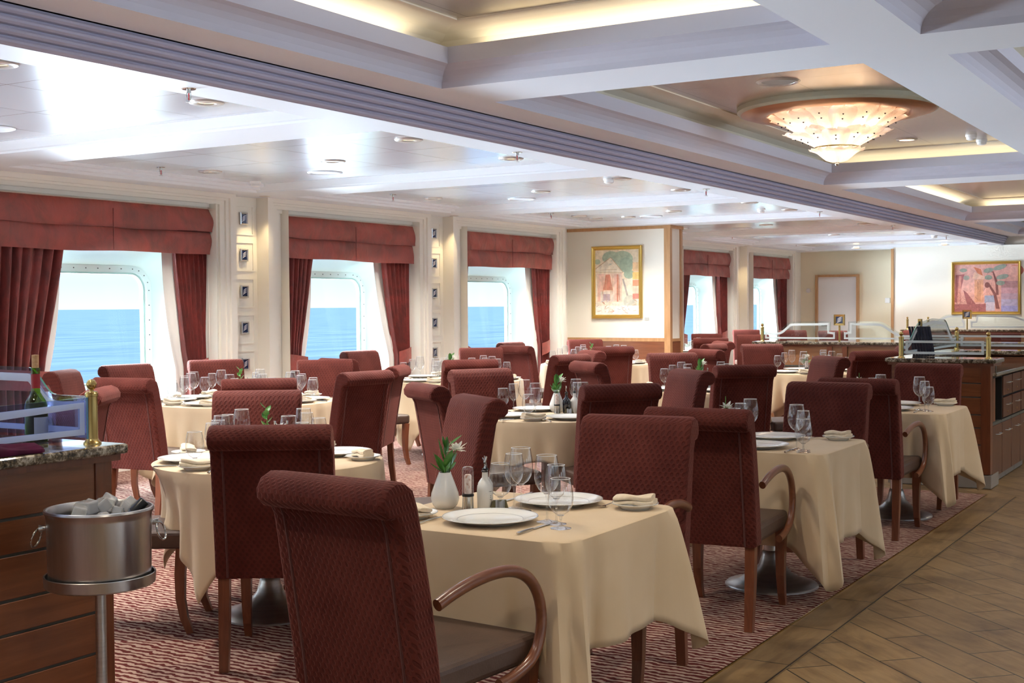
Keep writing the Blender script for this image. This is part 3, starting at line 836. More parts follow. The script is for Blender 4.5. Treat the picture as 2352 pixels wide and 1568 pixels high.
# ------------------------------------------------------------------ chairs
BACK = [(-.200, .385), (-.197, .44), (-.212, .55), (-.238, .70), (-.268, .85), (-.292, .95), (-.312, 1.0), (-.345, 1.022), (-.385, 1.027), (-.420, 1.012), (-.440, .980), (-.437, .948), (-.415, .927), (-.386, .922),
        (-.372, .895), (-.355, .80), (-.330, .65), (-.305, .50), (-.290, .385)]
def inset(pts, d):
    n = len(pts); out = []
    for i in range(n):
        p0, p1, p2 = Vector(pts[i - 1]), Vector(pts[i]), Vector(pts[(i + 1) % n])
        e1 = (p1 - p0).normalized(); e2 = (p2 - p1).normalized()
        nn = Vector((e1.y + e2.y, -(e1.x + e2.x)))
        if nn.length > 1e-6: nn.normalize()
        out.append((p1.x - nn.x * d, p1.y - nn.y * d))
    return out
def back_mesh():
    mb = MB(); n = len(BACK)
    area = sum(BACK[i][0] * BACK[(i + 1) % n][1] - BACK[(i + 1) % n][0] * BACK[i][1] for i in range(n))
    sg = -1 if area > 0 else 1
    sts = [(-.248, .017), (-.245, .007), (-.236, .0015), (-.222, 0), (.222, 0), (.236, .0015), (.245, .007), (.248, .017)]
    loops = []
    for y, d in sts:
        pr = inset(BACK, -sg * d)
        loops.append([(x, y, z) for x, z in pr])
    vs = [p for l in loops for p in l]; fs = []
    for k in range(len(sts) - 1):
        for i in range(n):
            j = (i + 1) % n; fs.append((k * n + i, k * n + j, (k + 1) * n + j, (k + 1) * n + i))
    mb.add(vs, fs, 0, True); mb.add(loops[0], [tuple(range(n))[::-1]]); mb.add(loops[-1], [tuple(range(n))])
    return mb
def smooth2(p, k=4):
    out = []
    for i in range(len(p) - 1):
        a, b, c, d = p[max(i - 1, 0)], p[i], p[i + 1], p[min(i + 2, len(p) - 1)]
        for j in range(k):
            t = j / k
            out.append(tuple(.5 * (2 * b[q] + (c[q] - a[q]) * t + (2 * a[q] - 5 * b[q] + 4 * c[q] - d[q]) * t * t + (3 * b[q] - a[q] - 3 * c[q] + d[q]) * t ** 3) for q in (0, 1)))
    return out + [p[-1]]
def chair_fn(arms):
    def fn():
        root = thing('dining_armchair' if arms else 'dining_chair', '', '')
        b = back_mesh().build('backrest', 'velvet', root)
        for s_ in (-1, 1):
            y = s_ * .195; mb = MB()
            mb.tube([(-.2915, y, .39), (-.3065, y, .50), (-.3315, y, .65), (-.3565, y, .80), (-.3735, y, .895), (-.386, y, .921)], .0042, 6)
            mb.build('piping', 'piping', b)
        mb = MB(); mb.box(-.215, .298, -.240, .240, .392, .478); o = mb.build('seat', 'leather', root, bevel=.022)
        for s_ in (-1, 1):
            mb = MB(); mb.tube([(-.258, s_ * .214, .395), (-.268, s_ * .214, .2), (-.292, s_ * .214, 0)], [.023, .022, .019], 4, square=True, up=(0, 1, 0)); mb.build('leg', 'legwood', root)
            mb = MB(); mb.tube([(.262, s_ * .214, .395), (.252, s_ * .214, .28), (.252, s_ * .214, .16), (.268, s_ * .214, .07), (.296, s_ * .214, 0)], [.025, .023, .020, .0175, .0155], 4, square=True, up=(0, 1, 0)); mb.build('leg', 'legwood', root)
        if arms:
            pth = [(-.235, .668), (-.17, .688), (-.08, .706), (.02, .714), (.11, .705), (.18, .675), (.228, .625), (.252, .56), (.252, .50), (.232, .445), (.19, .408), (.12, .385), (.05, .375)]
            pth = smooth2(pth)
            for s_ in (-1, 1):
                mb = MB(); mb.tube([(x, s_ * (.260 + .012 * math.sin(PI * i / (len(pth) - 1))), z) for i, (x, z) in enumerate(pth)], .0185, 14, rad2=.0165, up=(0, 1, 0)); mb.build('arm', 'armwood', root)
        return root
    return fn
ARM, CHR = Proto(chair_fn(True)), Proto(chair_fn(False))
def chair(x, y, h, label, arms=False, group=None):
    return (ARM if arms else CHR).at((x, y, .004), R(h), label, 'chair', group)

T1, T2n, T3n = (3.885, 2.31), (6.50, 2.31), (9.08, 2.31)
chair(3.16, 2.235, -5, 'maroon velvet armchair in the foreground with its patterned back to the camera', True)
chair(4.56, 2.30, 186, 'maroon armchair facing the camera across the nearest square table', True)
chair(5.79, 2.30, 4, 'maroon armchair with its back to the foreground, at the second aisle table', True)
chair(7.14, 2.31, 180, 'maroon armchair on the far side of the second aisle table', True)
chair(8.39, 2.28, 0, 'maroon armchair on the near side of the third aisle table', True)
chair(9.75, 2.32, 181, 'maroon armchair in front of the granite-topped service counter', True)
# foreground round table
chair(4.21, 3.69, 33, 'maroon chair turned squarely away from the camera beside the ice bucket counter')
chair(5.34, 3.82, 146, 'maroon chair right of the left foreground round table, roll-top to the right')
chair(5.18, 4.78, 216, 'maroon chair facing us across the left foreground round table')
chair(4.26, 4.66, -57, 'chair at the left of the foreground round table, mostly behind the ice bucket')
# middle row, second round table
chair(7.14, 3.66, 47, 'maroon chair with its back to us at the round table with the black bottle')
chair(6.73, 4.27, -35, 'maroon chair in profile left of the round table with the black bottle')
chair(7.90, 4.84, 238, 'maroon chair facing us across the round table with the black bottle')
chair(8.30, 3.89, 141, 'maroon chair right of the round table with the black bottle')
# middle row, third round table
chair(9.71, 3.83, 44, 'maroon chair with its back to us at the third middle-row round table')
chair(9.82, 4.77, -36, 'pinkish maroon chair in profile left of the third middle-row round table')
chair(11.25, 4.86, 222, 'maroon chair facing us at the third middle-row round table')
chair(10.97, 3.70, 136, 'maroon chair right of the third middle-row round table, near the counter')
# middle row, fourth round table
chair(12.98, 3.72, 46, 'maroon chair with its back to us at the farthest middle-row round table')
chair(12.95, 5.02, -30, 'maroon chair with rolled top left of the farthest middle-row round table')
chair(14.15, 5.02, 218, 'maroon chair facing us in front of the long low far counter')
chair(14.12, 3.75, 136, 'maroon chair half hidden behind the left end of the service counter')
# big round table at the first window
chair(6.48, 6.84, 7, 'maroon chair behind the brass post, back to us, at the first window table')
chair(6.69, 6.11, 45, 'maroon chair showing only its roll top behind the foreground round table')
chair(7.55, 6.15, 83, 'maroon chair turned toward the windows with its left flank showing, first window table')
chair(8.17, 6.43, 114, 'maroon chair in profile right of the first window table, roll to the right')
chair(8.72, 7.12, 225, 'dotted maroon chair facing us below the left curtain of the second window')
chair(8.40, 8.05, 236, 'maroon chair facing us beside the first pillar of emblem tiles')
chair(7.60, 8.06, 268, 'maroon chair under the first window, nearest its right edge')
chair(6.86, 7.78, 300, 'maroon chair under the first window, behind the wine bottle')
chair(5.07, 6.38, 125, 'maroon chair whose roll shows just right of the brass post')
# big round table at the second window
chair(9.75, 6.43, 48, 'maroon chair with its back to us at the second window table')
chair(9.61, 7.36, -15, 'chair left of the second window table with its leather seat showing')
chair(10.95, 6.25, 78, 'maroon chair turned toward the third window at the second window table')
chair(11.6, 6.42, 140, 'pinkish chair right of the second window table with roll to the right')
chair(11.95, 7.55, 219, 'dotted maroon chair facing us under the left curtain of the third window')
chair(11.0, 8.22, 264, 'brown-lit maroon chair directly under the second window')
# round table in front of the partition
chair(13.36, 6.82, 48, 'maroon chair with its back to us before the painting partition')
chair(13.4, 7.72, -12, 'maroon chair under the third window with its back to us')
chair(14.3, 8.28, 265, 'maroon chair under the third window, farther one')
chair(15.5, 8.05, 224, 'dotted pink-maroon chair facing us below the temple painting')
chair(14.55, 6.25, 85, 'dark maroon chair right of the partition, turned to the windows')
chair(15.15, 6.38, 135, 'dark maroon chair right of the partition with roll to the right')
# beyond the partition
chair(17.25, 7.05, 24, 'dark maroon chair with its back to us beyond the partition corner')
chair(19.0, 7.8, 205, 'dark chair facing us behind another below the fourth window')
chair(18.55, 6.85, 205, 'red chair left of the low counter post, front one')
chair(22.2, 8.3, 210, 'red chair left of the low counter post, rear one')
chair(21.9, 7.3, 212, 'red chair seen through the left end of the low counter glass')
chair(21.6, 6.5, 208, 'maroon chair seen through the low counter glass left of the emblem sign')
chair(22.0, 5.55, 150, 'pinkish chair in profile right of the emblem sign on the low counter')
chair(19.8, 4.55, 195, 'pink-lit chair behind the low counter glass toward the menus')
chair(20.2, 3.55, 190, 'pink-lit chair right of the menus, behind the counter glass')
chair(20.5, 3.0, 185, 'pink-lit chair at the right edge behind the counter glass')

# ------------------------------------------------------------------ tables and cloths
ZT = .760
def table(cx, cy, label, clabel, r=None, a=None, S=.8, rot=0., seed=1, dents=()):
    rnd = random.Random(seed)
    t = thing('dining_table', label, 'table', (cx, cy, .004), 0, 'pedestal dining tables')
    mb = MB()
    if r: mb.lathe([(0, .735), (r - .015, .735), (r - .015, .752), (0, .752)], 64)
    else: mb.box(-a + .045, a - .045, -a + .045, a - .045, .735, .752)
    mb.build('tabletop', 'postwood', t, bevel=0)
    mb = MB(); mb.lathe([(.041, .16), (.041, .735)], 28); mb.build('column', 'brushed', t)
    br = .245 if (a or r < .7) else .33
    mb = MB(); mb.lathe([(br, 0), (br, .008), (br * .97, .016), (br * .72, .032), (br * .45, .065), (br * .27, .115), (.052, .165), (.047, .185), (.041, .19)], 48); mb.build('base', 'brushed', t)
    # cloth
    nth = 288
    rc = .045
    def B(th):
        if r: return r
        c, s_ = abs(math.cos(th)), abs(math.sin(th)); p = 14.
        return a * (c ** p + s_ ** p) ** (-1 / p)
    fr, fa = [rnd.uniform(0, 6.28) for _ in range(6)], [rnd.uniform(.6, 1.2) for _ in range(6)]
    def cl(th):
        q = (th - rot) % (PI / 2) - PI / 4         # distance from a corner of the cloth (corners at rot+45)
        c, s_ = abs(math.cos(th - rot)), abs(math.sin(th - rot))
        L = S / max(c, s_)
        if r: drop = min(.66, L - r)
        else: drop = (S - a) * (1 + .42 * math.exp(-(q / .15) ** 2))
        return q, drop
    def out(th, t):
        q, drop = cl(th)
        if r:
            k = 1.0 + .25 * math.exp(-(q / .3) ** 2)
            f = .042 * math.sin(12 * th + fr[0]) + .032 * math.sin(19 * th + fr[1]) + .018 * math.sin(31 * th + fr[2])
            f = f * (.75 + .5 * math.sin(3 * th + fr[3]))
            o_ = .004 + t * (.012 + k * f * 1.1 * (.4 + .6 * t))
            for a_, dp, wd in dents:
                e = (th - a_ + PI) % (2 * PI) - PI
                o_ -= dp * math.sin(min(1., t * 1.3) * PI / 2) * math.exp(-(e / wd) ** 2)
            return o_
        g = .095 * (math.exp(-((q - .075) / .055) ** 2) + math.exp(-((q + .075) / .055) ** 2)) + .02 * math.exp(-(q / .05) ** 2) - .045 * (math.exp(-((q - .26) / .07) ** 2) + math.exp(-((q + .26) / .07) ** 2))
        f = .012 * math.sin(7 * th + fr[0]) + .007 * math.sin(15 * th + fr[1])
        return .004 + t * (.010 + f) + g * (t ** .8) * 1.05
    mb = MB()
    NR = 5
    vs = [(0, 0, ZT)]; ringi = []
    rows = []
    for k in range(1, NR + 1):
        rows.append([(math.cos(2 * PI * i / nth) * B(2 * PI * i / nth) * (k / NR) * .985, math.sin(2 * PI * i / nth) * B(2 * PI * i / nth) * (k / NR) * .985, ZT) for i in range(nth)])
    rows.append([(math.cos(2 * PI * i / nth) * (B(2 * PI * i / nth) + .002), math.sin(2 * PI * i / nth) * (B(2 * PI * i / nth) + .002), ZT - .005) for i in range(nth)])
    NT = 14
    for k in range(1, NT + 1):
        tt = k / NT; row = []
        for i in range(nth):
            th = 2 * PI * i / nth; q, drop = cl(th); d = B(th) + .004 + out(th, tt * max(.3, drop / .4) ** .5)
            row.append((d * math.cos(th), d * math.sin(th), ZT - .008 - drop * tt * .985))
        rows.append(row)
    # thin hem
    for rw in rows: vs += rw
    fs = [(0, 1 + i, 1 + (i + 1) % nth) for i in range(nth)]
    for k in range(len(rows) - 1):
        for i in range(nth):
            j = (i + 1) % nth; o = 1 + k * nth
            fs.append((o + i, o + nth + i, o + nth + j, o + j))
    mb.add(vs, fs, 0, True)
    c = mb.build('tablecloth', 'cloth', None, (cx, cy, .004), solid=.0025)
    tag(c, clabel, 'tablecloth', 'beige tablecloths')
    return c
table(T1[0], T1[1], 'pedestal table under the nearest beige square cloth', 'beige linen cloth draped over the nearest square table', a=.425, S=.80, seed=3)
table(T2n[0], T2n[1], 'steel-footed table beside the aisle, second from the camera', 'beige cloth with low hanging corner folds on the second aisle table', a=.405, S=.87, seed=5)
table(T3n[0], T3n[1], 'steel-footed table beside the aisle, in front of the service counter', 'beige cloth on the aisle table before the service counter', a=.41, S=.84, seed=8)
C2 = (4.70, 4.22); C2b = (7.52, 4.20); C2c = (10.38, 4.30); C2d = (13.5, 4.35)
W1, W2, W3, W4 = (7.60, 7.08), (10.74, 7.16), (14.4, 7.45), (18.0, 7.85)
table(*C2, 'round table with trumpet foot beside the ice bucket counter', 'beige cloth with a long hanging corner on the left foreground round table', r=.55, S=.80, rot=R(145), seed=2, dents=((R(142), .13, .42),))
table(*C2b, 'round table in the middle carrying the black oil bottle', 'beige cloth on the round table with the black oil bottle', r=.55, S=.80, rot=R(20), seed=4)
table(*C2c, 'third middle-row round table, mostly hidden by chair backs', 'beige cloth on the third middle-row round table', r=.55, S=.80, rot=R(30), seed=6)
table(*C2d, 'farthest middle-row round table before the low counter', 'pale cloth on the farthest middle-row round table', r=.55, S=.80, rot=R(10), seed=7)
table(*W1, 'big round table below the first window', 'pale cloth on the big round table below the first window', r=.73, S=1.02, rot=R(25), seed=9)
table(*W2, 'big round table below the second window', 'pale cloth on the big round table below the second window', r=.70, S=.98, rot=R(40), seed=10)
table(*W3, 'round table in front of the painting partition', 'pale cloth on the round table before the painting partition', r=.68, S=.96, rot=R(5), seed=11)
table(*W4, 'table beyond the partition under the fourth window', 'pale cloth on the table beyond the partition', r=.6, S=.86, rot=R(5), seed=12)

# ------------------------------------------------------------------ tableware prototypes
def plate_fn(r, nm):
    def fn():
        root = thing(nm, '', '')
        mb = MB(); mb.lathe([(0, .003), (r * .55, .003), (r * .60, .0), (r * .64, .003), (r * .70, .009), (r * .97, .0185), (r, .0205), (r * .995, .0225), (r * .965, .0215), (r * .70, .0125), (r * .665, .0095), (0, .0085)], 64)
        b = mb.build('dish', 'china', root)
        mb = MB(); mb.lathe([(r * .975, .0226), (r * .988, .0230)], 64); mb.lathe([(r * .68, .0112), (r * .688, .0119)], 64); mb.build('rim_line', 'chinarim', root)
        return root
    return fn
PLATE, SIDE = Proto(plate_fn(.165, 'dinner_plate')), Proto(plate_fn(.085, 'side_plate'))
def glass_fn(nm, foot, stem, bowl):
    def fn():
        root = thing(nm, '', '')
        fr, fz = foot
        mb = MB(); mb.lathe([(0, 0), (fr, 0), (fr, .0015), (fr * .6, .004), (.007, .009), (.0042, .014)], 28); mb.build('foot', 'stemglass', root)
        mb = MB(); mb.lathe([(.0042, .0135), (.0036, .03), (.0036, stem - .012), (.006, stem), (.012, stem + .004), (.0, stem + .004)], 14); mb.build('stem', 'stemglass', root)
        mb = MB(); mb.lathe(bowl, 32); o = mb.build('bowl', 'glass', root)
        mb2 = MB(); rr, zz = bowl[-1]
        mb2.lathe([(rr - .0009, zz - .001), (rr + .0006, zz - .0008), (rr + .0006, zz + .0008), (rr - .0009, zz + .001), (rr - .0009, zz - .001)], 32); mb2.build('lip', 'rimglint', root)
        return root
    return fn
M['rimglint'] = P('painted_lip_glint', (.92, .94, .96), .15)  # rim glint of the glasses painted as a pale opaque ring
TALL = Proto(glass_fn('wine_glass', (.037, 0), .093, [(.004, .096), (.014, .100), (.027, .110), (.038, .128), (.0435, .148), (.0435, .168), (.040, .195), (.0345, .228)]))
MEDG = Proto(glass_fn('wine_glass', (.034, 0), .082, [(.004, .085), (.012, .089), (.024, .100), (.033, .118), (.037, .135), (.0365, .155), (.033, .180), (.0295, .200)]))
WATR = Proto(glass_fn('water_goblet', (.035, 0), .040, [(.004, .043), (.014, .047), (.028, .057), (.039, .076), (.0425, .096), (.041, .120), (.0365, .150), (.033, .166)]))
def napkin_fn(seed):
    def fn():
        rnd = random.Random(seed); root = thing('napkin', '', '')
        a0, b0 = rnd.uniform(-.3, .3), rnd.uniform(.5, 1.)
        for k, (L, W, h, z0, dx) in enumerate([(.155, .075, .016, 0, 0), (.148, .068, .018, .015, -.004)]):
            mb = MB()
            def fn2(u, v, L=L, W=W, h=h, z0=z0, dx=dx):
                a = 2 * PI * v; x = (u - .5) * L
                e = 1 - .25 * abs(2 * u - 1) ** 6
                y = W / 2 * math.copysign(abs(math.cos(a)) ** .6, math.cos(a)) * e + .006 * math.sin(5 * u + a0)
                z = h / 2 * math.copysign(abs(math.sin(a)) ** .7, math.sin(a)) * e
                return (x + dx, y, z0 + h / 2 + z + (.012 * b0 * u * u if z > -.002 else .004 * u) + .003 * math.sin(7 * u + 2 * math.cos(a)))
            mb.grid(fn2, 18, 20)
            for uu in (0, 1):
                pts = [fn2(uu, j / 20) for j in range(20)]
                mb.poly(pts if uu else pts[::-1])
            mb.build('fold', 'napkin', root)
        return root
    return fn
NAPS = [Proto(napkin_fn(k)) for k in range(3)]
def knife_fn():
    root = thing('table_knife', '', '')
    mb = MB(); mb.tube([(-.11, 0, .005), (-.10, 0, .006), (-.04, 0, .006), (-.005, 0, .005)], [.004, .0065, .0055, .004], 8, rad2=[.003, .004, .004, .003]); mb.build('handle', 'steel', root)
    mb = MB(); mb.prism([(-.005, -.004), (.10, -.009), (.118, -.002), (.112, .004), (-.005, .005)], lambda p, s_: (p[0], p[1], .0025 + .0018 * s_)); mb.build('blade', 'steel', root)
    return root
def fork_fn():
    root = thing('table_fork', '', '')
    mb = MB(); mb.tube([(-.10, 0, .004), (-.07, 0, .006), (-.01, 0, .008), (.04, 0, .006)], [.006, .005, .003, .0032], 8, rad2=[.002, .002, .002, .0018]); mb.build('handle', 'steel', root)
    mb = MB(); mb.tube([(.04, 0, .006), (.052, 0, .005), (.062, 0, .006)], [.004, .011, .0115], 8, rad2=.0015)
    for q in (-.0095, -.0032, .0032, .0095): mb.tube([(.06, q, .006), (.085, q, .010), (.098, q, .011)], [.0019, .0016, .0009], 5)
    mb.build('tines', 'steel', root)
    return root
KN, FK = Proto(knife_fn), Proto(fork_fn)
ZS = ZT + .0045
def setting(px, py, h, where, cutlery=True, glasses=None, nap=None, rnd=None):
    """px,py plate centre, h heading the diner faces"""
    f = (math.cos(h), math.sin(h)); l = (-math.sin(h), math.cos(h))
    def W(a, b): return (px + f[0] * a + l[0] * b, py + f[1] * a + l[1] * b)
    x, y = W(0, 0); PLATE.at((x, y, ZS), h, 'white dinner plate, %s' % where, 'plate', 'white dinner plates')
    nx, ny = nap if nap else W(-.03, .265)
    SIDE.at((nx, ny, ZS), h, 'small white side plate, %s' % where, 'plate', 'small side plates')
    np_ = random.choice(NAPS)
    np_.at((nx, ny, ZS + .012), h + R(90) + R(random.uniform(-25, 25)), 'folded beige napkin, %s' % where, 'napkin', 'folded beige napkins')
    gl = glasses or [W(.14, -.13), W(.10, -.20), W(.02, -.25)]
    TALL.at((*gl[0], ZS), 0, 'tall clear wine glass, %s' % where, 'glass', 'tall wine glasses')
    MEDG.at((*gl[1], ZS), .3, 'medium clear wine glass, %s' % where, 'glass', 'medium wine glasses')
    WATR.at((*gl[2], ZS), .6, 'short-stemmed water goblet, %s' % where, 'glass', 'water goblets')
    if cutlery:
        x, y = W(-.06, -.205); KN.at((x, y, ZS), h + R(2), 'steel table knife, %s' % where, 'knife', 'table knives')
        x, y = W(-.06, .185); FK.at((x, y, ZS), h - R(2), 'steel table fork, %s' % where, 'fork', 'table forks')
N1, N2_, N3_ = 'the nearest square table', 'the second aisle table', 'the third aisle table'
setting(3.675, 2.305, 0, 'near place of ' + N1, glasses=[(3.766, 2.133), (3.745, 2.085), (3.677, 2.031)], nap=(3.62, 2.585))
setting(4.13, 2.29, PI, 'far place of ' + N1, glasses=[(3.922, 2.328), (3.96, 2.38), (3.93, 2.42)], nap=(4.17, 1.995))
setting(6.25, 2.30, 0, 'near place of ' + N2_, glasses=[(6.24, 2.085), (6.225, 2.045), (6.15, 2.02)])
setting(6.70, 2.36, PI, 'far place of ' + N2_, glasses=[(6.51, 2.43), (6.55, 2.50), (6.61, 2.56)], nap=(6.80, 2.04))
setting(8.85, 2.30, 0, 'near place of ' + N3_, glasses=[(8.95, 2.12), (8.93, 2.08), (8.86, 2.04)])
setting(9.31, 2.36, PI, 'far place of ' + N3_, glasses=[(9.12, 2.43), (9.16, 2.50), (9.22, 2.56)], nap=(9.42, 2.05))
RT = [(C2, .36, 'the left foreground round table', [(213, 'near'), (-32, 'right'), (42, 'far'), (133, 'left')], True),
      (C2b, .36, 'the round table with the black bottle', [(227, 'near'), (-38, 'right'), (50, 'far'), (150, 'left')], True),
      (C2c, .36, 'the third middle-row round table', [(224, 'near'), (-44, 'right'), (42, 'far'), (140, 'left')], True),
      (C2d, .36, 'the farthest middle-row round table', [(226, 'near'), (-44, 'right'), (40, 'far'), (150, 'left')], False),
      (W1, .53, 'the first window table', [(190, 'left'), (225, 'near'), (267, 'nearer aisle-side'), (298, 'farther aisle-side'), (5, 'far'), (50, 'farther window-side'), (95, 'middle window-side'), (127, 'nearer window-side')], True),
      (W2, .51, 'the second window table', [(168, 'left'), (222, 'near'), (285, 'nearer aisle-side'), (322, 'farther aisle-side'), (20, 'far'), (75, 'window-side')], False),
      (W3, .49, 'the table before the painting partition', [(165, 'left'), (215, 'near'), (280, 'nearer aisle-side'), (318, 'farther aisle-side'), (30, 'far'), (95, 'window-side')], False),
      (W4, .42, 'the table beyond the partition', [(200, 'near'), (290, 'aisle-side'), (20, 'far')], False)]
for c, rr, nm, pl, cut in RT:
    for a, w in pl:
        a = R(a); setting(c[0] + rr * math.cos(a), c[1] + rr * math.sin(a), a + PI, '%s place of %s' % (w, nm), cut)

# ------------------------------------------------------------------ centrepieces
def leaf_fn(mb, base, dirv, L, W, curl=.3, m=0):
    d = Vector(dirv).normalized(); up = Vector((0, 0, 1)); sd = d.cross(up)
    if sd.length < 1e-3: sd = Vector((1, 0, 0))
    sd.normalize(); nn = sd.cross(d)
    def fn(u, v):
        t = (v - .5) * 2; w = W * math.sin(PI * (u ** .8)) ** .9
        p = Vector(base) + d * (L * u) + sd * (t * w / 2) + nn * (.18 * w * (1 - t * t) * -1) - up * (curl * L * u * u * .5)
        return tuple(p)
    mb.grid(fn, 9, 4, m)
def vase_fn(kind):
    def fn():
        root = thing('flower_vase', '', '')
        if kind == 'white':
            mb = MB(); mb.lathe([(0, 0), (.033, 0), (.045, .012), (.0525, .034), (.050, .055), (.040, .083), (.029, .112), (.0235, .126), (.0225, .131), (.019, .130), (.021, .122), (.026, .10)], 40); mb.build('vase', 'china', root); zt = .128
        else:
            mb = MB(); mb.lathe([(0, .002), (.024, .002), (.026, .004), (.030, .09), (.032, .11)], 24); mb.build('vase', 'glass', root); zt = .10
        rnd = random.Random({'white': 3, 'tall': 5, 'low': 8}[kind])
        if kind == 'white':
            LV = [((0, 0, zt), (-.55, .5, .65), .075, .026), ((0, 0, zt - .01), (-.35, .25, 1), .11, .030), ((0, 0, zt), (.45, -.35, 1), .10, .034), ((0, 0, zt), (.6, -.2, .55), .07, .028), ((0, 0, zt + .04), (-.18, .15, 1), .105, .022), ((.005, 0, zt + .06), (.1, -.05, 1), .085, .03), ((.01, -.01, zt + .10), (.55, -.5, .65), .07, .022), ((0, 0, zt + .02), (-.1, -.5, 1), .09, .03), ((0, 0, zt), (.1, .5, .8), .09, .026), ((.005, 0, zt + .09), (-.2, .1, 1), .055, .018)]
            fl = (.034, -.03, zt + .085); R0 = .034
        elif kind == 'tall':
            LV = [((0, 0, zt + .03 + k * .018), (math.cos(k * 2.4) * .7, math.sin(k * 2.4) * .7, .9), .05, .024) for k in range(7)]
            fl = (.03, -.06, zt + .04); R0 = .028
        else:
            LV = [((0, 0, zt), (math.cos(k * 1.3), math.sin(k * 1.3), .55 + .3 * (k % 3)), .085, .024) for k in range(8)]
            fl = (.015, -.01, zt + .07); R0 = .034
        mb = MB(); mb.tube([(0, 0, zt - .09), (.003, -.002, zt + .05), (.006, -.004, zt + .13)], .0022, 6); mb.tube([(0, 0, zt - .09), (fl[0] * .6, fl[1] * .6, fl[2] - .03), fl], .0022, 6); mb.build('stem', 'stemgreen', root)
        for b, d, L, W in LV:
            mb = MB(); leaf_fn(mb, b, d, L, W * 1.35, .25); mb.build('leaf', 'leaf', root)
        mb = MB()
        for k in range(16):
            a = k * 2.4; e = -.35 + 1.3 * (k / 15); leaf_fn(mb, fl, (math.cos(a) * math.cos(e), math.sin(a) * math.cos(e), math.sin(e) + .1), R0 * rnd.uniform(1.05, 1.45), .019, .12)
        mb.build('blossom', 'flower', root)
        return root
    return fn
VW, VT, VL = Proto(vase_fn('white')), Proto(vase_fn('tall')), Proto(vase_fn('low'))
def mill_fn():
    root = thing('salt_mill', '', '')
    mb = MB(); mb.lathe([(0, 0), (.0225, 0), (.021, .012), (.0195, .05), (.020, .054)], 28); mb.build('base', 'steel', root)
    mb = MB(); mb.lathe([(.0205, .052), (.0215, .053), (.0215, .060), (.0205, .061)], 28); mb.build('collar', 'black', root)
    mb = MB(); mb.lathe([(.0205, .060), (.0205, .135), (.0215, .148), (.019, .156), (.011, .160), (0, .161)], 28); mb.build('barrel', 'glass', root)
    mb = MB(); mb.lathe([(0, .061), (.0135, .062), (.0135, .126), (.010, .131), (0, .132)], 20); mb.build('salt', 'saltpink', root)
    return root
def cruet_fn(black):
    def fn():
        root = thing('oil_bottle', '', '')
        mb = MB(); mb.lathe([(0, 0), (.024, 0), (.0275, .006), (.029, .07), (.0275, .086), (.017, .102), (.0105, .110), (.0098, .134), (.0112, .136), (.0, .137)], 32); mb.build('body', 'blackglass' if black else 'china', root)
        mb = MB(); mb.lathe([(.0115, .135), (.0125, .139), (.006, .143), (.006, .148)], 20); mb.build('stopper', 'black', root)
        mb = MB(); mb.tube([(0, 0, .145), (0, 0, .17), (.006, 0, .184)], [.0045, .0042, .0032], 10); mb.tube([(.004, .004, .145), (-.006, .004, .186)], .0022, 8); mb.build('pourer', 'steel', root)
        # illegible small print lines
        mb = MB()
        for k, (z, w) in enumerate([(.066, .5), (.050, .16), (.044, .16), (.036, .3)]):
            for q in range(6):
                a0 = -.9 - w / 2 + w * q / 6; a1 = a0 + w / 6 * .7
                mb.quad(*[(.0292 * math.cos(a), .0292 * math.sin(a), zz) for a, zz in ((a0, z), (a1, z), (a1, z + .0022), (a0, z + .0022))])
        mb.build('printing', 'white' if black else 'black', root)
        return root
    return fn
MILL, WB, BB = Proto(mill_fn), Proto(cruet_fn(False)), Proto(cruet_fn(True))
def packet_fn():
    root = thing('sachet_holder', '', '')
    mb = MB(); mb.prism([(-.034, 0), (.034, 0), (.024, .034), (-.024, .036)], lambda p, s_: (.012 * (s_ * 2 - 1) * (1.2 - p[1] * 18), p[0], p[1])); mb.build('holder', 'olive', root)
    mb = MB(); mb.grid(lambda u, v: (-.018 + .006 * v, -.02 + .034 * u, .004 + .03 * v + .003 * math.sin(9 * u)), 8, 4); mb.build('sachet', 'steel', root)
    return root
PK = Proto(packet_fn)
VW.at((3.855, 2.612, ZS), 0, 'white teardrop vase with white lily and leaves on the nearest square table', 'vase')
MILL.at((3.84, 2.502, ZS), 0, 'clear salt mill with pink salt on the nearest square table', 'salt mill')
WB.at((3.90, 2.468, ZS), R(-50), 'white ceramic oil bottle with steel pourer on the nearest square table', 'bottle')
WB.at((3.955, 2.50, ZS), R(-90), 'white oil bottle standing behind the other, nearest square table', 'bottle')
PK.at((3.915, 2.415, ZS), R(30), 'folded olive foil sachet holder on the nearest square table', 'sachet holder')
def centre(c, nm, V, ang, mill=True):
    a = R(ang); ca, sa = math.cos(a), math.sin(a)
    def W(x, y): return (c[0] + ca * x - sa * y, c[1] + sa * x + ca * y, ZS)
    V.at(W(.10, .03), a, 'small vase with white flower and green leaves on %s' % nm, 'vase')
    MILL.at(W(-.02, .03), 0, 'clear salt mill with steel foot on %s' % nm, 'salt mill')
    WB.at(W(.02, -.09), a, 'white oil bottle with steel pourer on %s' % nm, 'bottle')
    BB.at(W(.0, -.035), a, 'dark oil bottle with steel pourer on %s' % nm, 'bottle')
    PK.at(W(-.06, -.05), a, 'small olive sachet holder on %s' % nm, 'sachet holder')
centre(C2, 'the left foreground round table', VT, 30)
centre((7.66, 4.22), 'the round table with the black bottle', VW, 30)
centre(C2c, 'the third middle-row round table', VW, 25)
centre((13.2, 4.27), 'the farthest middle-row round table', VL, 20)
centre(W1, 'the first window table', VT, 40)
centre(W2, 'the second window table', VW, 35)
centre(W3, 'the table before the painting partition', VT, 30)
VL.at((6.62, 2.62, ZS), 0, 'spray of green leaves and white flower on the second aisle table', 'vase')
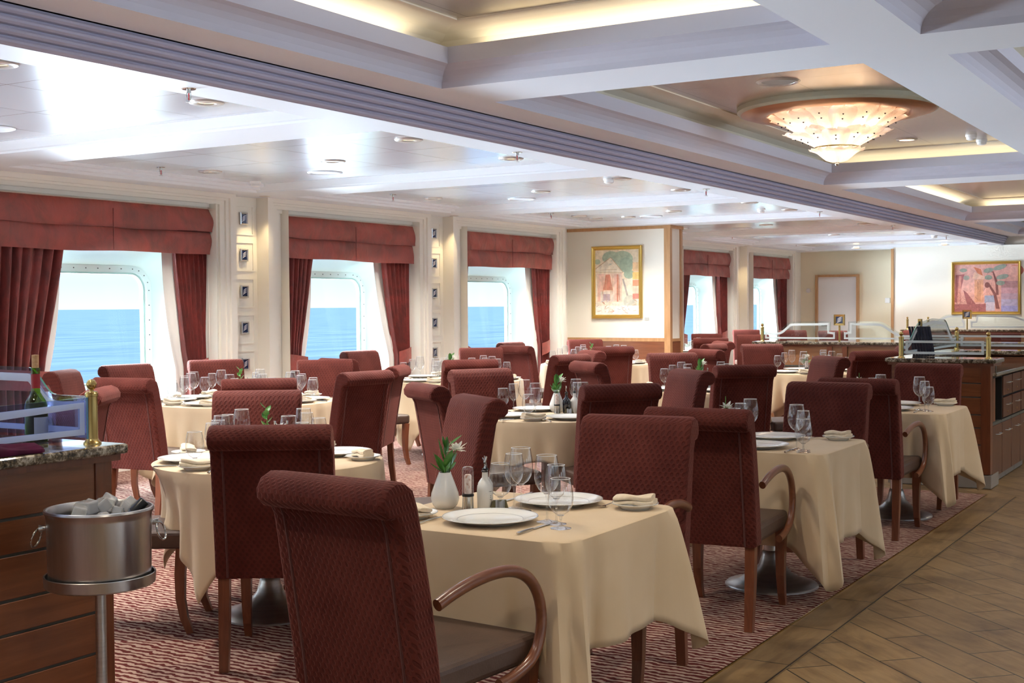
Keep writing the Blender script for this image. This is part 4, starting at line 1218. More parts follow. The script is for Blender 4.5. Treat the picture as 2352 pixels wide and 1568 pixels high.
VL.at((9.25, 2.62, ZS), 1, 'sprig of pale green buds on the third aisle table', 'vase')

# ------------------------------------------------------------------ paintings
def painting(name, label, X, yc, zc, hw, hh, fw, shapes, bg):
    root = thing('framed_painting', label, 'painting', (X, yc, zc))
    mb = MB()
    prof = [(0, 0), (0, -.03), (.25, -.045), (.45, -.035), (.6, -.025), (.8, -.03), (1, -.012), (1, 0)]
    for (a, d1), (b, d2) in zip(prof[:-1], prof[1:]):
        A = [(d1, s_ * (hw - fw * a), t * (hh - fw * a)) for s_, t in ((-1, -1), (1, -1), (1, 1), (-1, 1))]
        B = [(d2, s_ * (hw - fw * b), t * (hh - fw * b)) for s_, t in ((-1, -1), (1, -1), (1, 1), (-1, 1))]
        mb.add(A + B, [(i, (i + 1) % 4, 4 + (i + 1) % 4, 4 + i) for i in range(4)])
    mb.build('frame', 'gold', root)
    iw, ih = hw - fw, hh - fw
    mb = MB(); mats = []
    cols = {}
    def mi(c):
        if c not in cols:
            cols[c] = len(mats); mats.append(mottled('canvas_paint', tuple(v * .82 for v in c), tuple(min(1, v * 1.1) for v in c), (14, 14, 14), .8))
        return cols[c]
    mb.quad((-.004, -iw, -ih), (-.004, iw, -ih), (-.004, iw, ih), (-.004, -iw, ih), mi(bg))
    # shapes use u to the right as seen by the viewer (-Y), v up
    for k, (c, pts) in enumerate(shapes):
        mb.poly([(-.005 - k * .00012, iw - 2 * iw * u, -ih + 2 * ih * v) for u, v in pts], mi(c))
    mb.build('canvas', mats, root)
    return root
def ell(cx, cy, rx, ry, n=18, rot=0):
    return [(cx + rx * math.cos(2 * PI * i / n) * math.cos(rot) - ry * math.sin(2 * PI * i / n) * math.sin(rot), cy + rx * math.cos(2 * PI * i / n) * math.sin(rot) + ry * math.sin(2 * PI * i / n) * math.cos(rot)) for i in range(n)]
def rc(x0, x1, y0, y1): return [(x0, y0), (x1, y0), (x1, y1), (x0, y1)]
def ln(x0, y0, x1, y1, w=.006):
    dx, dy = x1 - x0, y1 - y0; L = math.hypot(dx, dy) or 1; nx, ny = -dy / L * w, dx / L * w
    return [(x0 - nx, y0 - ny), (x1 - nx, y1 - ny), (x1 + nx, y1 + ny), (x0 + nx, y0 + ny)]
rp = random.Random(4)
G1, G2, TN, RD, PKc = (.46, .55, .40), (.38, .48, .36), (.60, .42, .27), (.62, .24, .16), (.80, .52, .42)
s1 = [((.86, .74, .55), rc(0, 1, .55, 1)), (G1, ell(.36, .88, .2, .10)), (G1, ell(.62, .85, .25, .13)), (G2, ell(.72, .76, .16, .12)), (G1, ell(.05, .82, .07, .04)),
      ((.86, .76, .60), [(0, .70), (.36, .88), (.64, .64), (0, .66)]), (TN, ln(0, .71, .36, .885)), (TN, ln(.36, .885, .64, .65)), (TN, ln(0, .665, .64, .645, .004)), (TN, ln(.1, .69, .5, .70, .003)),
      ((.83, .62, .48), rc(.04, .62, .2, .64)), (PKc, rc(.08, .2, .22, .63)), (RD, [(.18, .38), (.24, .62), (.34, .62), (.40, .38)]), (PKc, rc(.44, .5, .22, .62)), (RD, rc(.50, .53, .2, .62)), ((.82, .66, .55), rc(.55, .6, .2, .62)),
      ((.80, .70, .60), rc(.12, .42, .2, .36)), ((.50, .38, .40), rc(.18, .34, .22, .32)), (G2, ell(.78, .62, .12, .07)), ((.45, .40, .36), [(.62, .55), (.66, .55), (.84, .10), (.80, .08)]), ((.55, .55, .46), ell(.80, .2, .15, .10)),
      ((.88, .62, .36), rc(.86, 1, .66, .80)), ((.90, .60, .22), rc(.86, 1, .54, .65)), ((.80, .33, .20), rc(.86, 1, .44, .53)), ((.86, .60, .46), rc(.86, 1, .33, .43)), ((.74, .25, .20), rc(.86, 1, .24, .32)), ((.90, .86, .76), rc(0, 1, 0, .14))]
for k in range(40):
    x, y = rp.random(), rp.uniform(.02, .2); s1.append((rp.choice([(.5, .45, .55), RD, TN, (.55, .6, .62)]), ln(x, y, x + rp.uniform(-.1, .1), y + rp.uniform(-.04, .05), .003)))
for k in range(24):
    x, y = rp.uniform(.3, .8), rp.uniform(.76, .95); s1.append(((.36, .45, .36), ln(x, y, x + rp.uniform(-.07, .07), y + rp.uniform(-.03, .03), .003)))
for k in range(16):
    x = rp.uniform(.05, .6); s1.append((rp.choice([RD, TN]), ln(x, rp.uniform(.2, .35), x + rp.uniform(-.02, .02), rp.uniform(.45, .62), .003)))
painting('p', 'tall gilt-framed painting of a pale temple and tree on the partition', xw, 8.238, 1.835, .405, .525, .055, s1, (.86, .76, .60))
PB, PM, PD, LV_, BG = (.66, .30, .24), (.40, .14, .14), (.24, .09, .08), (.46, .40, .56), (.30, .33, .26)
s2 = [((.74, .40, .34), rc(0, .5, .4, 1)), ((.62, .20, .10), [(.30, .95), (.42, .9), (.46, .72), (.4, .75)]), ((.62, .22, .16), ell(.97, .86, .12, .12)), ((.70, .36, .30), rc(.45, 1, .6, .95)), (PM, [(0, .2), (.02, .78), (.16, .8), (.1, .45), (.1, .2)]),
      (PB, [(.04, .2), (.07, .76), (.11, .76), (.09, .2)]), ((.72, .36, .22), rc(.32, .46, .2, .68)), ((.58, .28, .16), rc(.36, .42, .22, .64)), ((.82, .50, .36), [(.28, .7), (.32, .84), (.48, .74), (.48, .68)]),
      ((.36, .38, .50), rc(.48, .66, .18, .34)), ((.46, .24, .24), rc(.74, 1, .5, .64)), ((.58, .32, .36), rc(.74, 1, .38, .5)), ((.50, .34, .42), rc(.74, 1, .26, .38)), (LV_, rc(.74, 1, .12, .26)), ((.36, .34, .62), rc(.74, 1, 0, .12)),
      ((.58, .50, .58), rc(.50, .64, .02, .2)), (PD, [(.52, .6), (.55, .6), (.66, .38), (.72, .06), (.66, .06), (.62, .36)]), (PD, [(.60, .85), (.62, .85), (.69, .6), (.70, .35), (.66, .35), (.65, .6)]), (PD, ln(.62, .82, .55, .86, .008)),
      (BG, ell(.54, .87, .08, .05, rot=.3)), (BG, ell(.72, .93, .11, .05, rot=.4)), (BG, ell(.76, .73, .10, .05, rot=.3)), (BG, ell(.54, .72, .06, .05)), (BG, ell(.73, .60, .07, .05)), ((.36, .34, .28), ell(.19, .72, .05, .05)), (BG, ell(.14, .88, .06, .04)), (PD, ell(.52, .56, .04, .06)),
      (PM, rc(0, .5, 0, .16)), ((.35, .12, .12), [(.14, .46), (.2, .4), (.34, .16), (.2, .16)])]
for k in range(60):
    x, y = rp.uniform(0, .5), rp.uniform(.02, .3); s2.append((rp.choice([PD, PB, PM]), ln(x, y, x + rp.uniform(-.06, .06), y + rp.uniform(-.06, .08), .0022)))
for k in range(20):
    x, y = rp.uniform(.05, .6), rp.uniform(.3, .9); s2.append((rp.choice([PD, (.78, .5, .42)]), ln(x, y, x + rp.uniform(-.04, .04), y + rp.uniform(-.08, .08), .002)))
painting('p', 'wide gilt-framed painting of pink ruins and pines on the far wall', XF2, 5.01, 1.79, .655, .525, .055, s2, (.70, .36, .30))
mb = MB(); mb.box(xw - .008, xw, 7.73, 7.80, 1.285, 1.325); tag(mb.build('name_plaque', 'greypaint'), 'tiny grey plaque right of the temple painting', 'plaque')
mb = MB(); mb.lathe([(0, 0), (.05, 0), (.05, .02), (.04, .03), (0, .034)], 24); o = mb.build('wall_sensor', 'socket', loc=(XF1, 8.88, 1.79)); o.rotation_euler = (0, R(-90), 0); tag(o, 'round white wall sensor left of the far door', 'sensor')
root = thing('wall_box', 'small white switch box on the far wall right of the door', 'switch', (XF1, 7.15, 1.56))
mb = MB(); mb.box(-.05, 0, -.05, .05, -.055, .055); mb.build('housing', 'socket', root, bevel=.006)
mb = MB(); mb.box(-.054, -.05, -.02, .02, -.025, .025); mb.build('rocker', 'white', root)

# ------------------------------------------------------------------ counters
ZCN = 1.045
def grooves(mb, lo, hi, ax, face, other0=0):
    pass
GZ = [(.992, .853), (.843, .740), (.730, .598), (.588, .492), (.482, .354), (.344, .248), (.238, .110)]
def wood_face_x(root, X, y0, y1, name='front_panel', depth=.02):
    """strips on a face looking -X"""
    mb = MB()
    for zt, zb in GZ: mb.box(X, X + depth, y0, y1, zb, zt)
    o = mb.build(name, 'panelwood', root, bevel=.002)
    mb = MB(); mb.box(X + .008, X + depth + .004, y0, y1, .105, .995); mb.build('groove_line', 'groove', o)
def wood_face_y(root, Y, x0, x1, name='front_panel', depth=.02):
    mb = MB()
    for zt, zb in GZ: mb.box(x0, x1, Y, Y + depth, zb, zt)
    o = mb.build(name, 'panelwood', root, bevel=.002)
    mb = MB(); mb.box(x0, x1, Y + .008, Y + depth + .004, .105, .995); mb.build('groove_line', 'groove', o)
def brass_post(root, x, y, h=.205):
    mb = MB(); mb.lathe([(.030, 0), (.030, .004), (.022, .012), (.0195, .018), (.0195, h - .045), (.022, h - .044), (.022, h - .034), (.0195, h - .032), (.018, h - .028), (0, h - .028)], 24, (x, y, ZCN)); p = mb.build('brass_post', 'brass', root)
    mb = MB(); mb.lathe([(.007, h - .03), (.007, h - .022), (.013, h - .018), (.0175, h - .007), (.0175, h - .001), (.012, h + .010), (0, h + .014)], 20, (x, y, ZCN)); mb.build('ball_finial', 'brass', p)
def gpanel(root, org, d, top, zb, L, mat='panelglass', nrm=None, band=True, rects=None):
    """glass panel: origin org(x,y), unit dir d, top outline [(s,z)...] from s=0..L, bottom zb"""
    nx, ny = -d[1], d[0]
    outline = [(0, zb), (L, zb)] + top[::-1]
    def P3(p, t): return (org[0] + d[0] * p[0] + nx * t, org[1] + d[1] * p[0] + ny * t, p[1])
    mb = MB(); n = len(outline)
    mb.poly([P3(p, -.004) for p in outline][::-1]); mb.poly([P3(p, .004) for p in outline])
    g = mb.build('glass_panel', mat, root)
    mb = MB()
    for i in range(1, n):
        a, b = outline[i], outline[(i + 1) % n]
        mb.quad(P3(a, -.004), P3(b, -.004), P3(b, .004), P3(a, .004))
    mb.build('glass_edge', 'glassedge', g)
    if band:
        ar = sum(outline[i][0] * outline[(i + 1) % n][1] - outline[(i + 1) % n][0] * outline[i][1] for i in range(n))
        sg = 1 if ar > 0 else -1
        def ins(dd):
            return inset(outline, sg * dd)
        A, B = ins(.022), ins(.050)
        mb = MB()
        for t in (-.0046, .0046):
            for i in range(n):
                j = (i + 1) % n; mb.quad(P3(A[i], t), P3(A[j], t), P3(B[j], t), P3(B[i], t))
        mb.build('frosted_band', 'frost', g)
    return g
def worktop(root, x0, x1, y0, y1, z1=ZCN, th=.034, name='granite_top'):
    mb = MB(); mb.box(x0, x1, y0, y1, z1 - th, z1); mb.build(name, 'granite', root, bevel=.010)
    mb = MB(); mb.box(x0 + .02, x1 - .02, y0 + .02, y1 - .02, z1 - th - .022, z1 - th); mb.build('edge_moulding', 'postwood', root)
def sc(a, b, n=10): return [(a[0] + (b[0] - a[0]) * i / n, a[1] + (b[1] - a[1]) * (.5 - .5 * math.cos(PI * i / n))) for i in range(n + 1)]

# counter E: near left with the wine bottle
E = thing('service_counter', 'cherry-wood granite-topped counter at the lower left, behind the ice bucket', 'counter', (0, 0, 0))
ex0, ex1, ey0, ey1 = .9, 2.985, 3.385, 4.9
mb = MB(); mb.box(ex0, ex1 - .03, ey0 + .022, ey1, .10, 1.0); mb.build('carcass', 'postwood', E)
wood_face_y(E, ey0, ex0, ex1 - .07)
mb = MB(); mb.box(ex1 - .07, ex1, ey0 - .006, ey0 + .06, .10, .99); mb.box(ex1 - .03, ex1, ey0, ey1, .1, .99); mb.build('corner_post', 'postwood', E, bevel=.004)
mb = MB(); mb.box(ex0, ex1 - .02, ey0 + .01, ey1, .004, .105); mb.build('plinth', 'plinth', E)
worktop(E, ex0, 3.03, 3.345, ey1 + .04)
brass_post(E, 2.966, 3.452)
gpanel(E, (2.946, 3.452), (-1, 0), [(0, 1.203), (.5, 1.195), (1.9, 1.195)], 1.062, 1.9, 'panelglassblue')
gpanel(E, (2.966, 3.472), (0, 1), [(0, 1.205), (.13, 1.205)] + sc((.16, 1.207), (.30, 1.298)) + [(.5, 1.30), (1.3, 1.30)], 1.062, 1.3, 'panelglassblue')

# counter C: on the right by the aisle
Cn = thing('service_counter', 'granite-topped service counter at the right with navy menus on it', 'counter', (0, 0, 0))
cx0, cx1, cy0, cy1 = 10.75, 12.95, 1.985, 2.80
mb = MB(); mb.box(cx0 + .022, cx0 + .30, cy0 + .02, cy1 - .02, .105, 1.0); mb.box(cx0 + .02, cx1, 2.58, cy1 - .02, .105, 1.0); mb.box(cx1 - .28, cx1, cy0 + .02, cy1 - .02, .105, 1.0); mb.build('carcass', 'panelwood', Cn)
wood_face_x(Cn, cx0, cy0 + .075, cy1 - .03)
mb = MB(); mb.box(cx0 - .008, cx0 + .07, cy0, cy0 + .075, .112, .99); mb.box(cx0 + .07, cx0 + .085, cy0, cy0 + .05, .112, .99); mb.build('corner_post', 'postwood', Cn, bevel=.003)
mb = MB(); mb.box(cx0 - .012, cx0 + .31, cy0 - .006, cy1, .0, .106); mb.build('plinth', 'plinth', Cn, bevel=.003)
worktop(Cn, cx0 - .045, cx0 + .34, cy0 - .045, cy1 + .02)
worktop(Cn, cx0 + .34, cx1 + .04, 2.56, cy1 + .02, name='granite_ledge')
worktop(Cn, cx1 - .30, cx1 + .04, cy0 - .02, 2.56, name='granite_ledge')
mb = MB(); mb.box(cx0 + .30, cx1 - .25, 2.545, 2.58, .93, 1.01); mb.box(cx1 - .27, cx1 - .25, 2.0, 2.58, .93, 1.01); mb.box(cx0 + .30, cx0 + .315, 2.0, 2.58, .93, 1.01); mb.build('backsplash', 'granite', Cn)
brass_post(Cn, 10.79, 2.705); brass_post(Cn, 10.79, 2.012); brass_post(Cn, 12.9, 2.70)
gpanel(Cn, (10.79, 2.685), (0, -1), [(0, 1.205), (.655, 1.205)], 1.062, .655)
gpanel(Cn, (10.81, 2.705), (1, 0), [(0, 1.16), (.12, 1.16)] + sc((.15, 1.165), (.62, 1.33)) + [(1.1, 1.36)] + sc((1.55, 1.345), (1.95, 1.18)) + [(2.07, 1.18)], 1.062, 2.07)
gpanel(Cn, (12.9, 2.68), (0, -1), [(0, 1.2), (.7, 1.2)], 1.062, .70)
mb = MB(); mb.box(11.42, 11.46, 2.69, 2.72, 1.2, 1.36); b = mb.build('brass_plate', 'brass', Cn)
mb = MB(); mb.box(11.417, 11.42, 2.697, 2.713, 1.22, 1.34); mb.build('plate_inlay', 'dark', b)
# aisle-side cabinets and their worktop
for k, x0 in enumerate((10.83, 11.245, 11.68, 12.115)):
    w = .405 if k == 0 else .425
    lab = ['cherry cabinet with open dark niche above a door, nearest the aisle corner', 'cherry cabinet with two drawers over a door, beside the open niche', 'cherry drawer cabinet, third along the aisle counter', 'cherry drawer cabinet, farthest along the aisle counter'][k]
    c = thing('base_cabinet', lab, 'cabinet', (x0, 1.985, 0), 0, 'cherry cabinets under the aisle counter')
    mb = MB(); mb.box(0, w, .022, .55, .07, .52)
    if k == 0:
        mb.box(0, .012, .0, .5, .52, .895); mb.box(w - .015, w, .0, .5, .52, .895); mb.box(0, w, .48, .55, .52, .895); mb.box(0, w, .0, .5, .885, .897)
    else: mb.box(0, w, .022, .55, .52, .895)
    mb.build('body', 'dark', c)
    mb = MB(); mb.box(.004, w - .004, 0, .022, .075, .497); d = mb.build('door', 'cabwood', c, bevel=.003)
    mb = MB(); mb.tube([(w * .35, 0, .42), (w * .35, -.025, .42), (w * .72, -.025, .42), (w * .72, 0, .42)], .005, 8); mb.build('handle', 'steel', d)
    mb = MB(); mb.box(0, w, .002, .03, .500, .522); mb.build('rail', 'groove', c)
    if k:
        for zb, zt in ((.535, .70), (.72, .885)):
            mb = MB(); mb.box(.02, w - .006, -.006, .022, zb, zt); d = mb.build('drawer', 'cabwood', c, bevel=.003)
            zc = (zb + zt) / 2 + .02
            mb = MB(); mb.tube([(w * .35, 0, zc), (w * .35, -.028, zc), (w * .72, -.028, zc), (w * .72, 0, zc)], .005, 8); mb.build('handle', 'steel', d)
            mb = MB(); mb.lathe([(0, 0), (.008, 0), (.008, .004), (0, .006)], 12); o = mb.build('lock', 'brass', d, (w * .5, -.006, zb + .04)); o.rotation_euler = (R(90), 0, 0)
    mb = MB(); mb.box(0, w, .05, .5, .0, .07); mb.build('plinth', 'plinth', c)
    mb = MB(); mb.box(0, w, .035, .05, .052, .070); mb.build('plinth_strip', 'steel', c)
mb = MB(); mb.box(10.83, 12.70, 1.955, 2.545, .900, .930); tag(mb.build('worktop', 'granite', bevel=.008), 'lower granite worktop over the aisle cabinets', 'worktop')
for k in range(8):
    root = thing('menu_folder', 'navy menu folder leaning on the service counter, %s from the left' % ['first', 'second', 'third', 'fourth', 'fifth', 'sixth', 'seventh', 'eighth'][k], 'menu', (11.42 + .006 * k, 2.752 - .0225 * k, ZCN), R(14), 'navy menu folders')
    mb = MB(); mb.prism([(-.115, .0), (.115, .0), (.115, .25), (-.115, .25)], lambda p, s_: (p[0], (s_ - .5) * .0205 + p[1] * .16, p[1])); mb.build('cover', 'navy', root)
    mb = MB(); mb.prism([(-.108, .004), (.116, .004), (.116, .244), (-.108, .244)], lambda p, s_: (p[0], (s_ - .5) * .008 + p[1] * .16, p[1])); mb.build('pages', 'greypaint', root)

# counter D: long low divider in the distance
def sign(root, x, y, z0, z1, s):
    mb = MB(); mb.tube([(x, y, z0), (x, y, z1 - s)], .012, 12); p = mb.build('sign_post', 'brass', root)
    mb = MB()
    A = [(-s, -s), (s, -s), (s, s), (-s, s)]; B = [(u * .62, v * .62) for u, v in A]
    for P_, Q_, d1, d2 in ((A, A, .01, -.012), (A, B, -.012, -.006)):
        vs = [(x + d1, y + u, z1 + v) for u, v in P_] + [(x + d2, y + u, z1 + v) for u, v in Q_]
        mb.add(vs, [(i, (i + 1) % 4, 4 + (i + 1) % 4, 4 + i) for i in range(4)])
    f = mb.build('sign_frame', 'brass', p)
    mb = MB(); mb.box(x - .006, x + .01, y - s * .64, y + s * .64, z1 - s * .64, z1 + s * .64); mb.build('sign_tile', 'emblem', p)
    mb = MB(); q = MB(); feather(q, s * .58, -.0075, 'x'); mb.add([(x + a, y + b, z1 + c) for a, b, c in q.v], q.f); mb.build('feather_mark', 'whitemark', p)
D = thing('divider_counter', 'long low granite-topped counter with glass screen and emblem sign, in the distance', 'counter', (0, 0, 0))
mb = MB(); mb.box(15.02, 15.5, 1.9, 5.52, .1, 1.0); mb.build('body', 'lightpanel', D)
mb = MB(); mb.box(15.03, 15.48, 1.9, 5.50, .0, .1); mb.build('plinth', 'plinth', D)
for y in (4.60, 4.42, 2.9):
    mb = MB(); mb.box(14.98, 15.03, y - .03, y + .03, .1, .99); mb.build('pilaster', 'postwood', D)
mb = MB(); mb.box(15.0, 15.02, 1.9, 5.5, .74, .76); mb.box(15.0, 15.02, 1.9, 5.5, .42, .44); mb.build('groove_line', 'groove', D)
worktop(D, 14.97, 15.55, 1.88, 5.57)
brass_post(D, 15.05, 5.46)
gpanel(D, (15.05, 5.44), (0, -1), [(0, 1.17), (.15, 1.17)] + sc((.17, 1.175), (.36, 1.285)) + [(.75, 1.29), (.83, 1.285), (.83, 1.18), (.88, 1.18), (.90, 1.18)], 1.062, .90)
gpanel(D, (15.05, 4.46), (0, -1), [(0, 1.18), (.02, 1.18), (.07, 1.18), (.07, 1.285), (.15, 1.29), (.40, 1.288)] + sc((.42, 1.286), (.72, 1.15)) + [(1.4, 1.15)], 1.062, 1.4)
sign(D, 15.05, 4.50, ZCN, 1.305, .065)
F = thing('divider_counter', 'farthest counter with glass screen and emblem sign below the pink painting', 'counter', (0, 0, 0))
mb = MB(); mb.box(22.52, 23.1, .5, 5.62, .0, .99); mb.build('body', 'lightpanel', F)
worktop(F, 22.47, 23.15, .48, 5.66)
gpanel(F, (22.55, 5.3), (0, -1), [(0, 1.12)] + sc((.1, 1.12), (.45, 1.30)) + [(.70, 1.30), (.70, 1.2), (.72, 1.2)], 1.062, .72)
gpanel(F, (22.55, 4.5), (0, -1), [(0, 1.2), (.03, 1.2), (.08, 1.2), (.1, 1.3), (.6, 1.3)] + sc((.62, 1.3), (1.1, 1.17)) + [(1.6, 1.17)], 1.062, 1.6)
sign(F, 22.55, 4.55, ZCN, 1.30, .075)
for yy in (5.55, 5.2): brass_post(F, 22.56, yy)

# ------------------------------------------------------------------ things on the near counter and the ice bucket
b = thing('wine_bottle', 'opened red wine bottle with cork standing behind the etched glass', 'bottle', (2.905, 3.66, ZCN))
mb = MB(); mb.lathe([(0, .002), (.036, .002), (.038, .006), (.038, .095), (.0375, .125), (.033, .142), (.022, .160), (.0155, .172), (.0145, .19), (.0145, .245), (.0155, .246), (.0155, .256), (.0, .257)], 40); mb.build('glass_body', 'greenglass', b)
mb = MB(); mb.lathe([(0, .006), (.034, .007), (.0345, .122), (0, .122)], 32); mb.build('wine_fill', 'wine', b)
mb = MB(); mb.lathe([(.0152, .186), (.0152, .235)], 24); mb.build('capsule', 'capsule', b)
mb = MB(); mb.lathe([(0, .255), (.0115, .256), (.012, .30), (0, .301)], 20); mb.build('cork', 'cork', b)
mb = MB(); mb.grid(lambda u, v: (.0386 * math.cos(R(-140 + 115 * u)), .0386 * math.sin(R(-140 + 115 * u)), .018 + .07 * v), 16, 2); mb.build('paper_label', 'label', b)
mb = MB()
def nap(u, v):
    a = 2 * PI * v; x = 2.35 + .36 * u
    w = .045 + .012 * math.sin(6 * u) ; hgt = .022 + .016 * math.sin(2.5 * u + .8) ** 2
    e = 1 if u < .93 else max(.25, 1 - (u - .93) * 9)
    y = 3.40 + w * math.cos(a) * e + .012 * math.sin(4 * u)
    z = ZCN + .002 + hgt * e * max(0., .18 + .82 * math.sin(a) if math.sin(a) > 0 else .0) * (1 + .25 * math.sin(9 * u + 3 * math.cos(a))) + .004 * abs(math.sin(5 * a)) * (1 if math.sin(a) > 0 else 0)
    return (x, y, z)
mb.grid(nap, 40, 36)
for uu in (0, 1): mb.poly([nap(uu, j / 36) for j in range(36)][::1 if uu else -1])
tag(mb.build('cloth_napkin', 'plum'), 'plum cloth napkin lying on the near granite counter', 'napkin')

BX, BY = 2.685, 3.10
st = thing('bucket_stand', 'steel pole stand with round tray holding the ice bucket', 'stand', (BX, BY, 0))
mb = MB(); mb.lathe([(0, .655), (.158, .655), (.164, .66), (.166, .69), (.164, .692), (.161, .69), (.159, .664), (0, .662)], 48); mb.build('tray', 'bucketsteel', st)
mb = MB(); mb.lathe([(.0165, .02), (.0165, .655)], 20); mb.build('pole', 'brushed', st)
mb = MB(); mb.lathe([(.15, 0), (.15, .008), (.05, .022), (.0165, .04)], 40); mb.build('base', 'brushed', st)
bk = thing('ice_bucket', 'oval stainless ice bucket with ring handles full of ice', 'ice bucket', (BX, BY, .663))
mb = MB(); mb.lathe([(0, .002), (.150, .002), (.152, .008), (.155, .20), (.157, .214), (.161, .218), (.1635, .224), (.161, .230), (.156, .231), (.152, .226), (.150, .20), (.148, .02), (0, .02)], 64); mb.build('bowl', 'bucketsteel', bk)
d0 = Vector((BX, BY)).normalized(); rt = Vector((d0.y, -d0.x))
for s_ in (-1, 1):
    px, py = rt.x * s_ * .156, rt.y * s_ * .156
    mb = MB(); mb.tube([(px, py, .175), (px * 1.12, py * 1.12, .175)], [.008, .012], 12)
    cx_, cy_ = px * 1.12, py * 1.12
    mb.tube([(cx_ + .024 * math.sin(a) * (d0.x * .85 + rt.x * .5) + rt.x * s_ * .008 * (1 - math.cos(a)), cy_ + .024 * math.sin(a) * (d0.y * .85 + rt.y * .5) + rt.y * s_ * .008 * (1 - math.cos(a)), .147 + .028 * math.cos(a)) for a in [2 * PI * i / 20 for i in range(21)]], .0032, 8)
    mb.build('ring_handle', 'steel', bk)
ri = random.Random(11)
for k in range(14):
    a = ri.uniform(0, 6.28); rr = .105 * math.sqrt(ri.random()); s_ = ri.uniform(.021, .028)
    mb = MB(); mb.box(-s_, s_, -s_ * .85, s_ * .85, -s_ * .7, s_ * .7)
    lx, ly = (-.03, .02) if k == 0 else (rr * math.cos(a), rr * math.sin(a))
    o = mb.build('ice_cube', 'ice', None, (BX + lx, BY + ly, .663 + (.232 if k == 0 else .205 + .012 * (k % 3))), bevel=.006)
    o.rotation_euler = (ri.uniform(-.9, .9), ri.uniform(-.9, .9), ri.uniform(0, 3)); tag(o, 'clear ice cube heaped in the steel bucket', 'ice cube', 'ice cubes in the bucket')
wb = thing('wine_bottle', 'dark bottle neck leaning out of the ice bucket', 'bottle', (BX - .032 * rt.x, BY - .032 * rt.y, .728))
mb = MB(); mb.lathe([(0, 0), (.034, 0), (.035, .08), (.03, .10), (.0155, .14), (.0145, .20), (.0155, .205)], 28); g = mb.build('glass_body', 'blackglass', wb)
mb = MB(); mb.lathe([(.0165, .195), (.0165, .242), (.015, .245), (0, .245)], 24); mb.build('screw_cap', 'black', wb)
wb.rotation_mode = 'QUATERNION'
wb.rotation_quaternion = Matrix.Rotation(R(43), 3, Vector((d0.x, d0.y, 0))).to_quaternion()

# ------------------------------------------------------------------ lights
def area(name, loc, rot, sx, sy, power, col, spread=180):
    l = bpy.data.lights.new(name, 'AREA'); l.shape = 'RECTANGLE'; l.size = sx; l.size_y = sy; l.energy = power; l.color = col; l.spread = R(spread)
    o = bpy.data.objects.new(name, l); COL.objects.link(o); o.location = loc; o.rotation_euler = rot
    return o
for cx in WIN:
    o = area('window_portal', (cx, YG + .06, (GZ0 + GZ1) / 2), (R(-90), 0, 0), 1.7, 1.16, 1, (1, 1, 1)); o.data.cycles.is_portal = True
XM, XL = (WIN[0] + WIN[-1]) / 2, WIN[-1] - WIN[0] + 4
area('added_sky_fill', (XM, 20, 8.), (R(-57), 0, 0), XL, 5., 15000, (.88, .94, 1), 110)  # unseen area lamp added to stand in for skylight through the port windows
area('added_sea_fill', (XM, 21, -4.2), (R(-115), 0, 0), XL, 5., 6500, (.74, .87, 1), 110)  # unseen lamp added below the sills, acting as light off the sea
area('added_sea_fill', (XM, 42, -6.), (R(-102), 0, 0), XL + 20, 4., 27000, (.72, .85, 1), 110)  # farther one, added so that low light reaches the coffer soffits
XM, XL = (WINR[0] + WINR[-1]) / 2, WINR[-1] - WINR[0] + 3
area('added_sky_fill', (XM, YR - 11, 7.), (R(60), 0, 0), XL, 5., 4000, (.88, .94, 1), 110)  # unseen lamp added outside the guessed starboard openings
area('added_sea_fill', (XM, YR - 20, -3.6), (R(102), 0, 0), XL, 6., 3000, (.76, .86, 1), 110)  # its low counterpart, added to light the coffers from starboard
for k, (x, y, z) in enumerate(LIGHTS):
    l = bpy.data.lights.new('downlight_lamp', 'SPOT'); l.energy = 40 if x > 25 or x == 15.7 else 100; l.color = (1, .92, .82); l.spot_size = R(125); l.spot_blend = .7; l.shadow_soft_size = .05
    o = bpy.data.objects.new('downlight_lamp', l); COL.objects.link(o); o.location = (x, y, z)
for k, (x, y) in enumerate([(1.2, 3.1), (4.0, 3.1), (1.2, .33), (4.2, .33), (8.6, .33), (11.8, .33), (12.73, 3.14), (16.0, .33), (16.2, 3.1), (19.2, 3.1)]):
    l = bpy.data.lights.new('coffer_lamp', 'SPOT'); l.energy = 75; l.color = (1, .87, .68); l.spot_size = R(130); l.spot_blend = .8; l.shadow_soft_size = .09
    o = bpy.data.objects.new('coffer_lamp', l); COL.objects.link(o); o.location = (x, y, ZCT - .03)
for k, i in enumerate((3, 4, 6)):  # fixtures added to house lamps inferred from the warm pillar glow
    x = (WIN[i] + WIN[i + 1]) / 2 + .12 if i != 6 else 23.43
    o = DL.at((x, 8.80, ZLOW - .001), 0, 'small added downlight for the warm glow on the pillar right of the %s window' % ORD[i], 'downlight', 'added pillar downlights'); o.scale = (.55, .55, .55)
    l = bpy.data.lights.new('pillar_lamp', 'SPOT'); l.energy = 16; l.color = (1, .74, .40); l.spot_size = R(70); l.spot_blend = .9; l.shadow_soft_size = .03
    q = bpy.data.objects.new('pillar_lamp', l); COL.objects.link(q); q.location = (x, 8.80, ZLOW - .03); q.rotation_euler = (R(12), 0, 0)
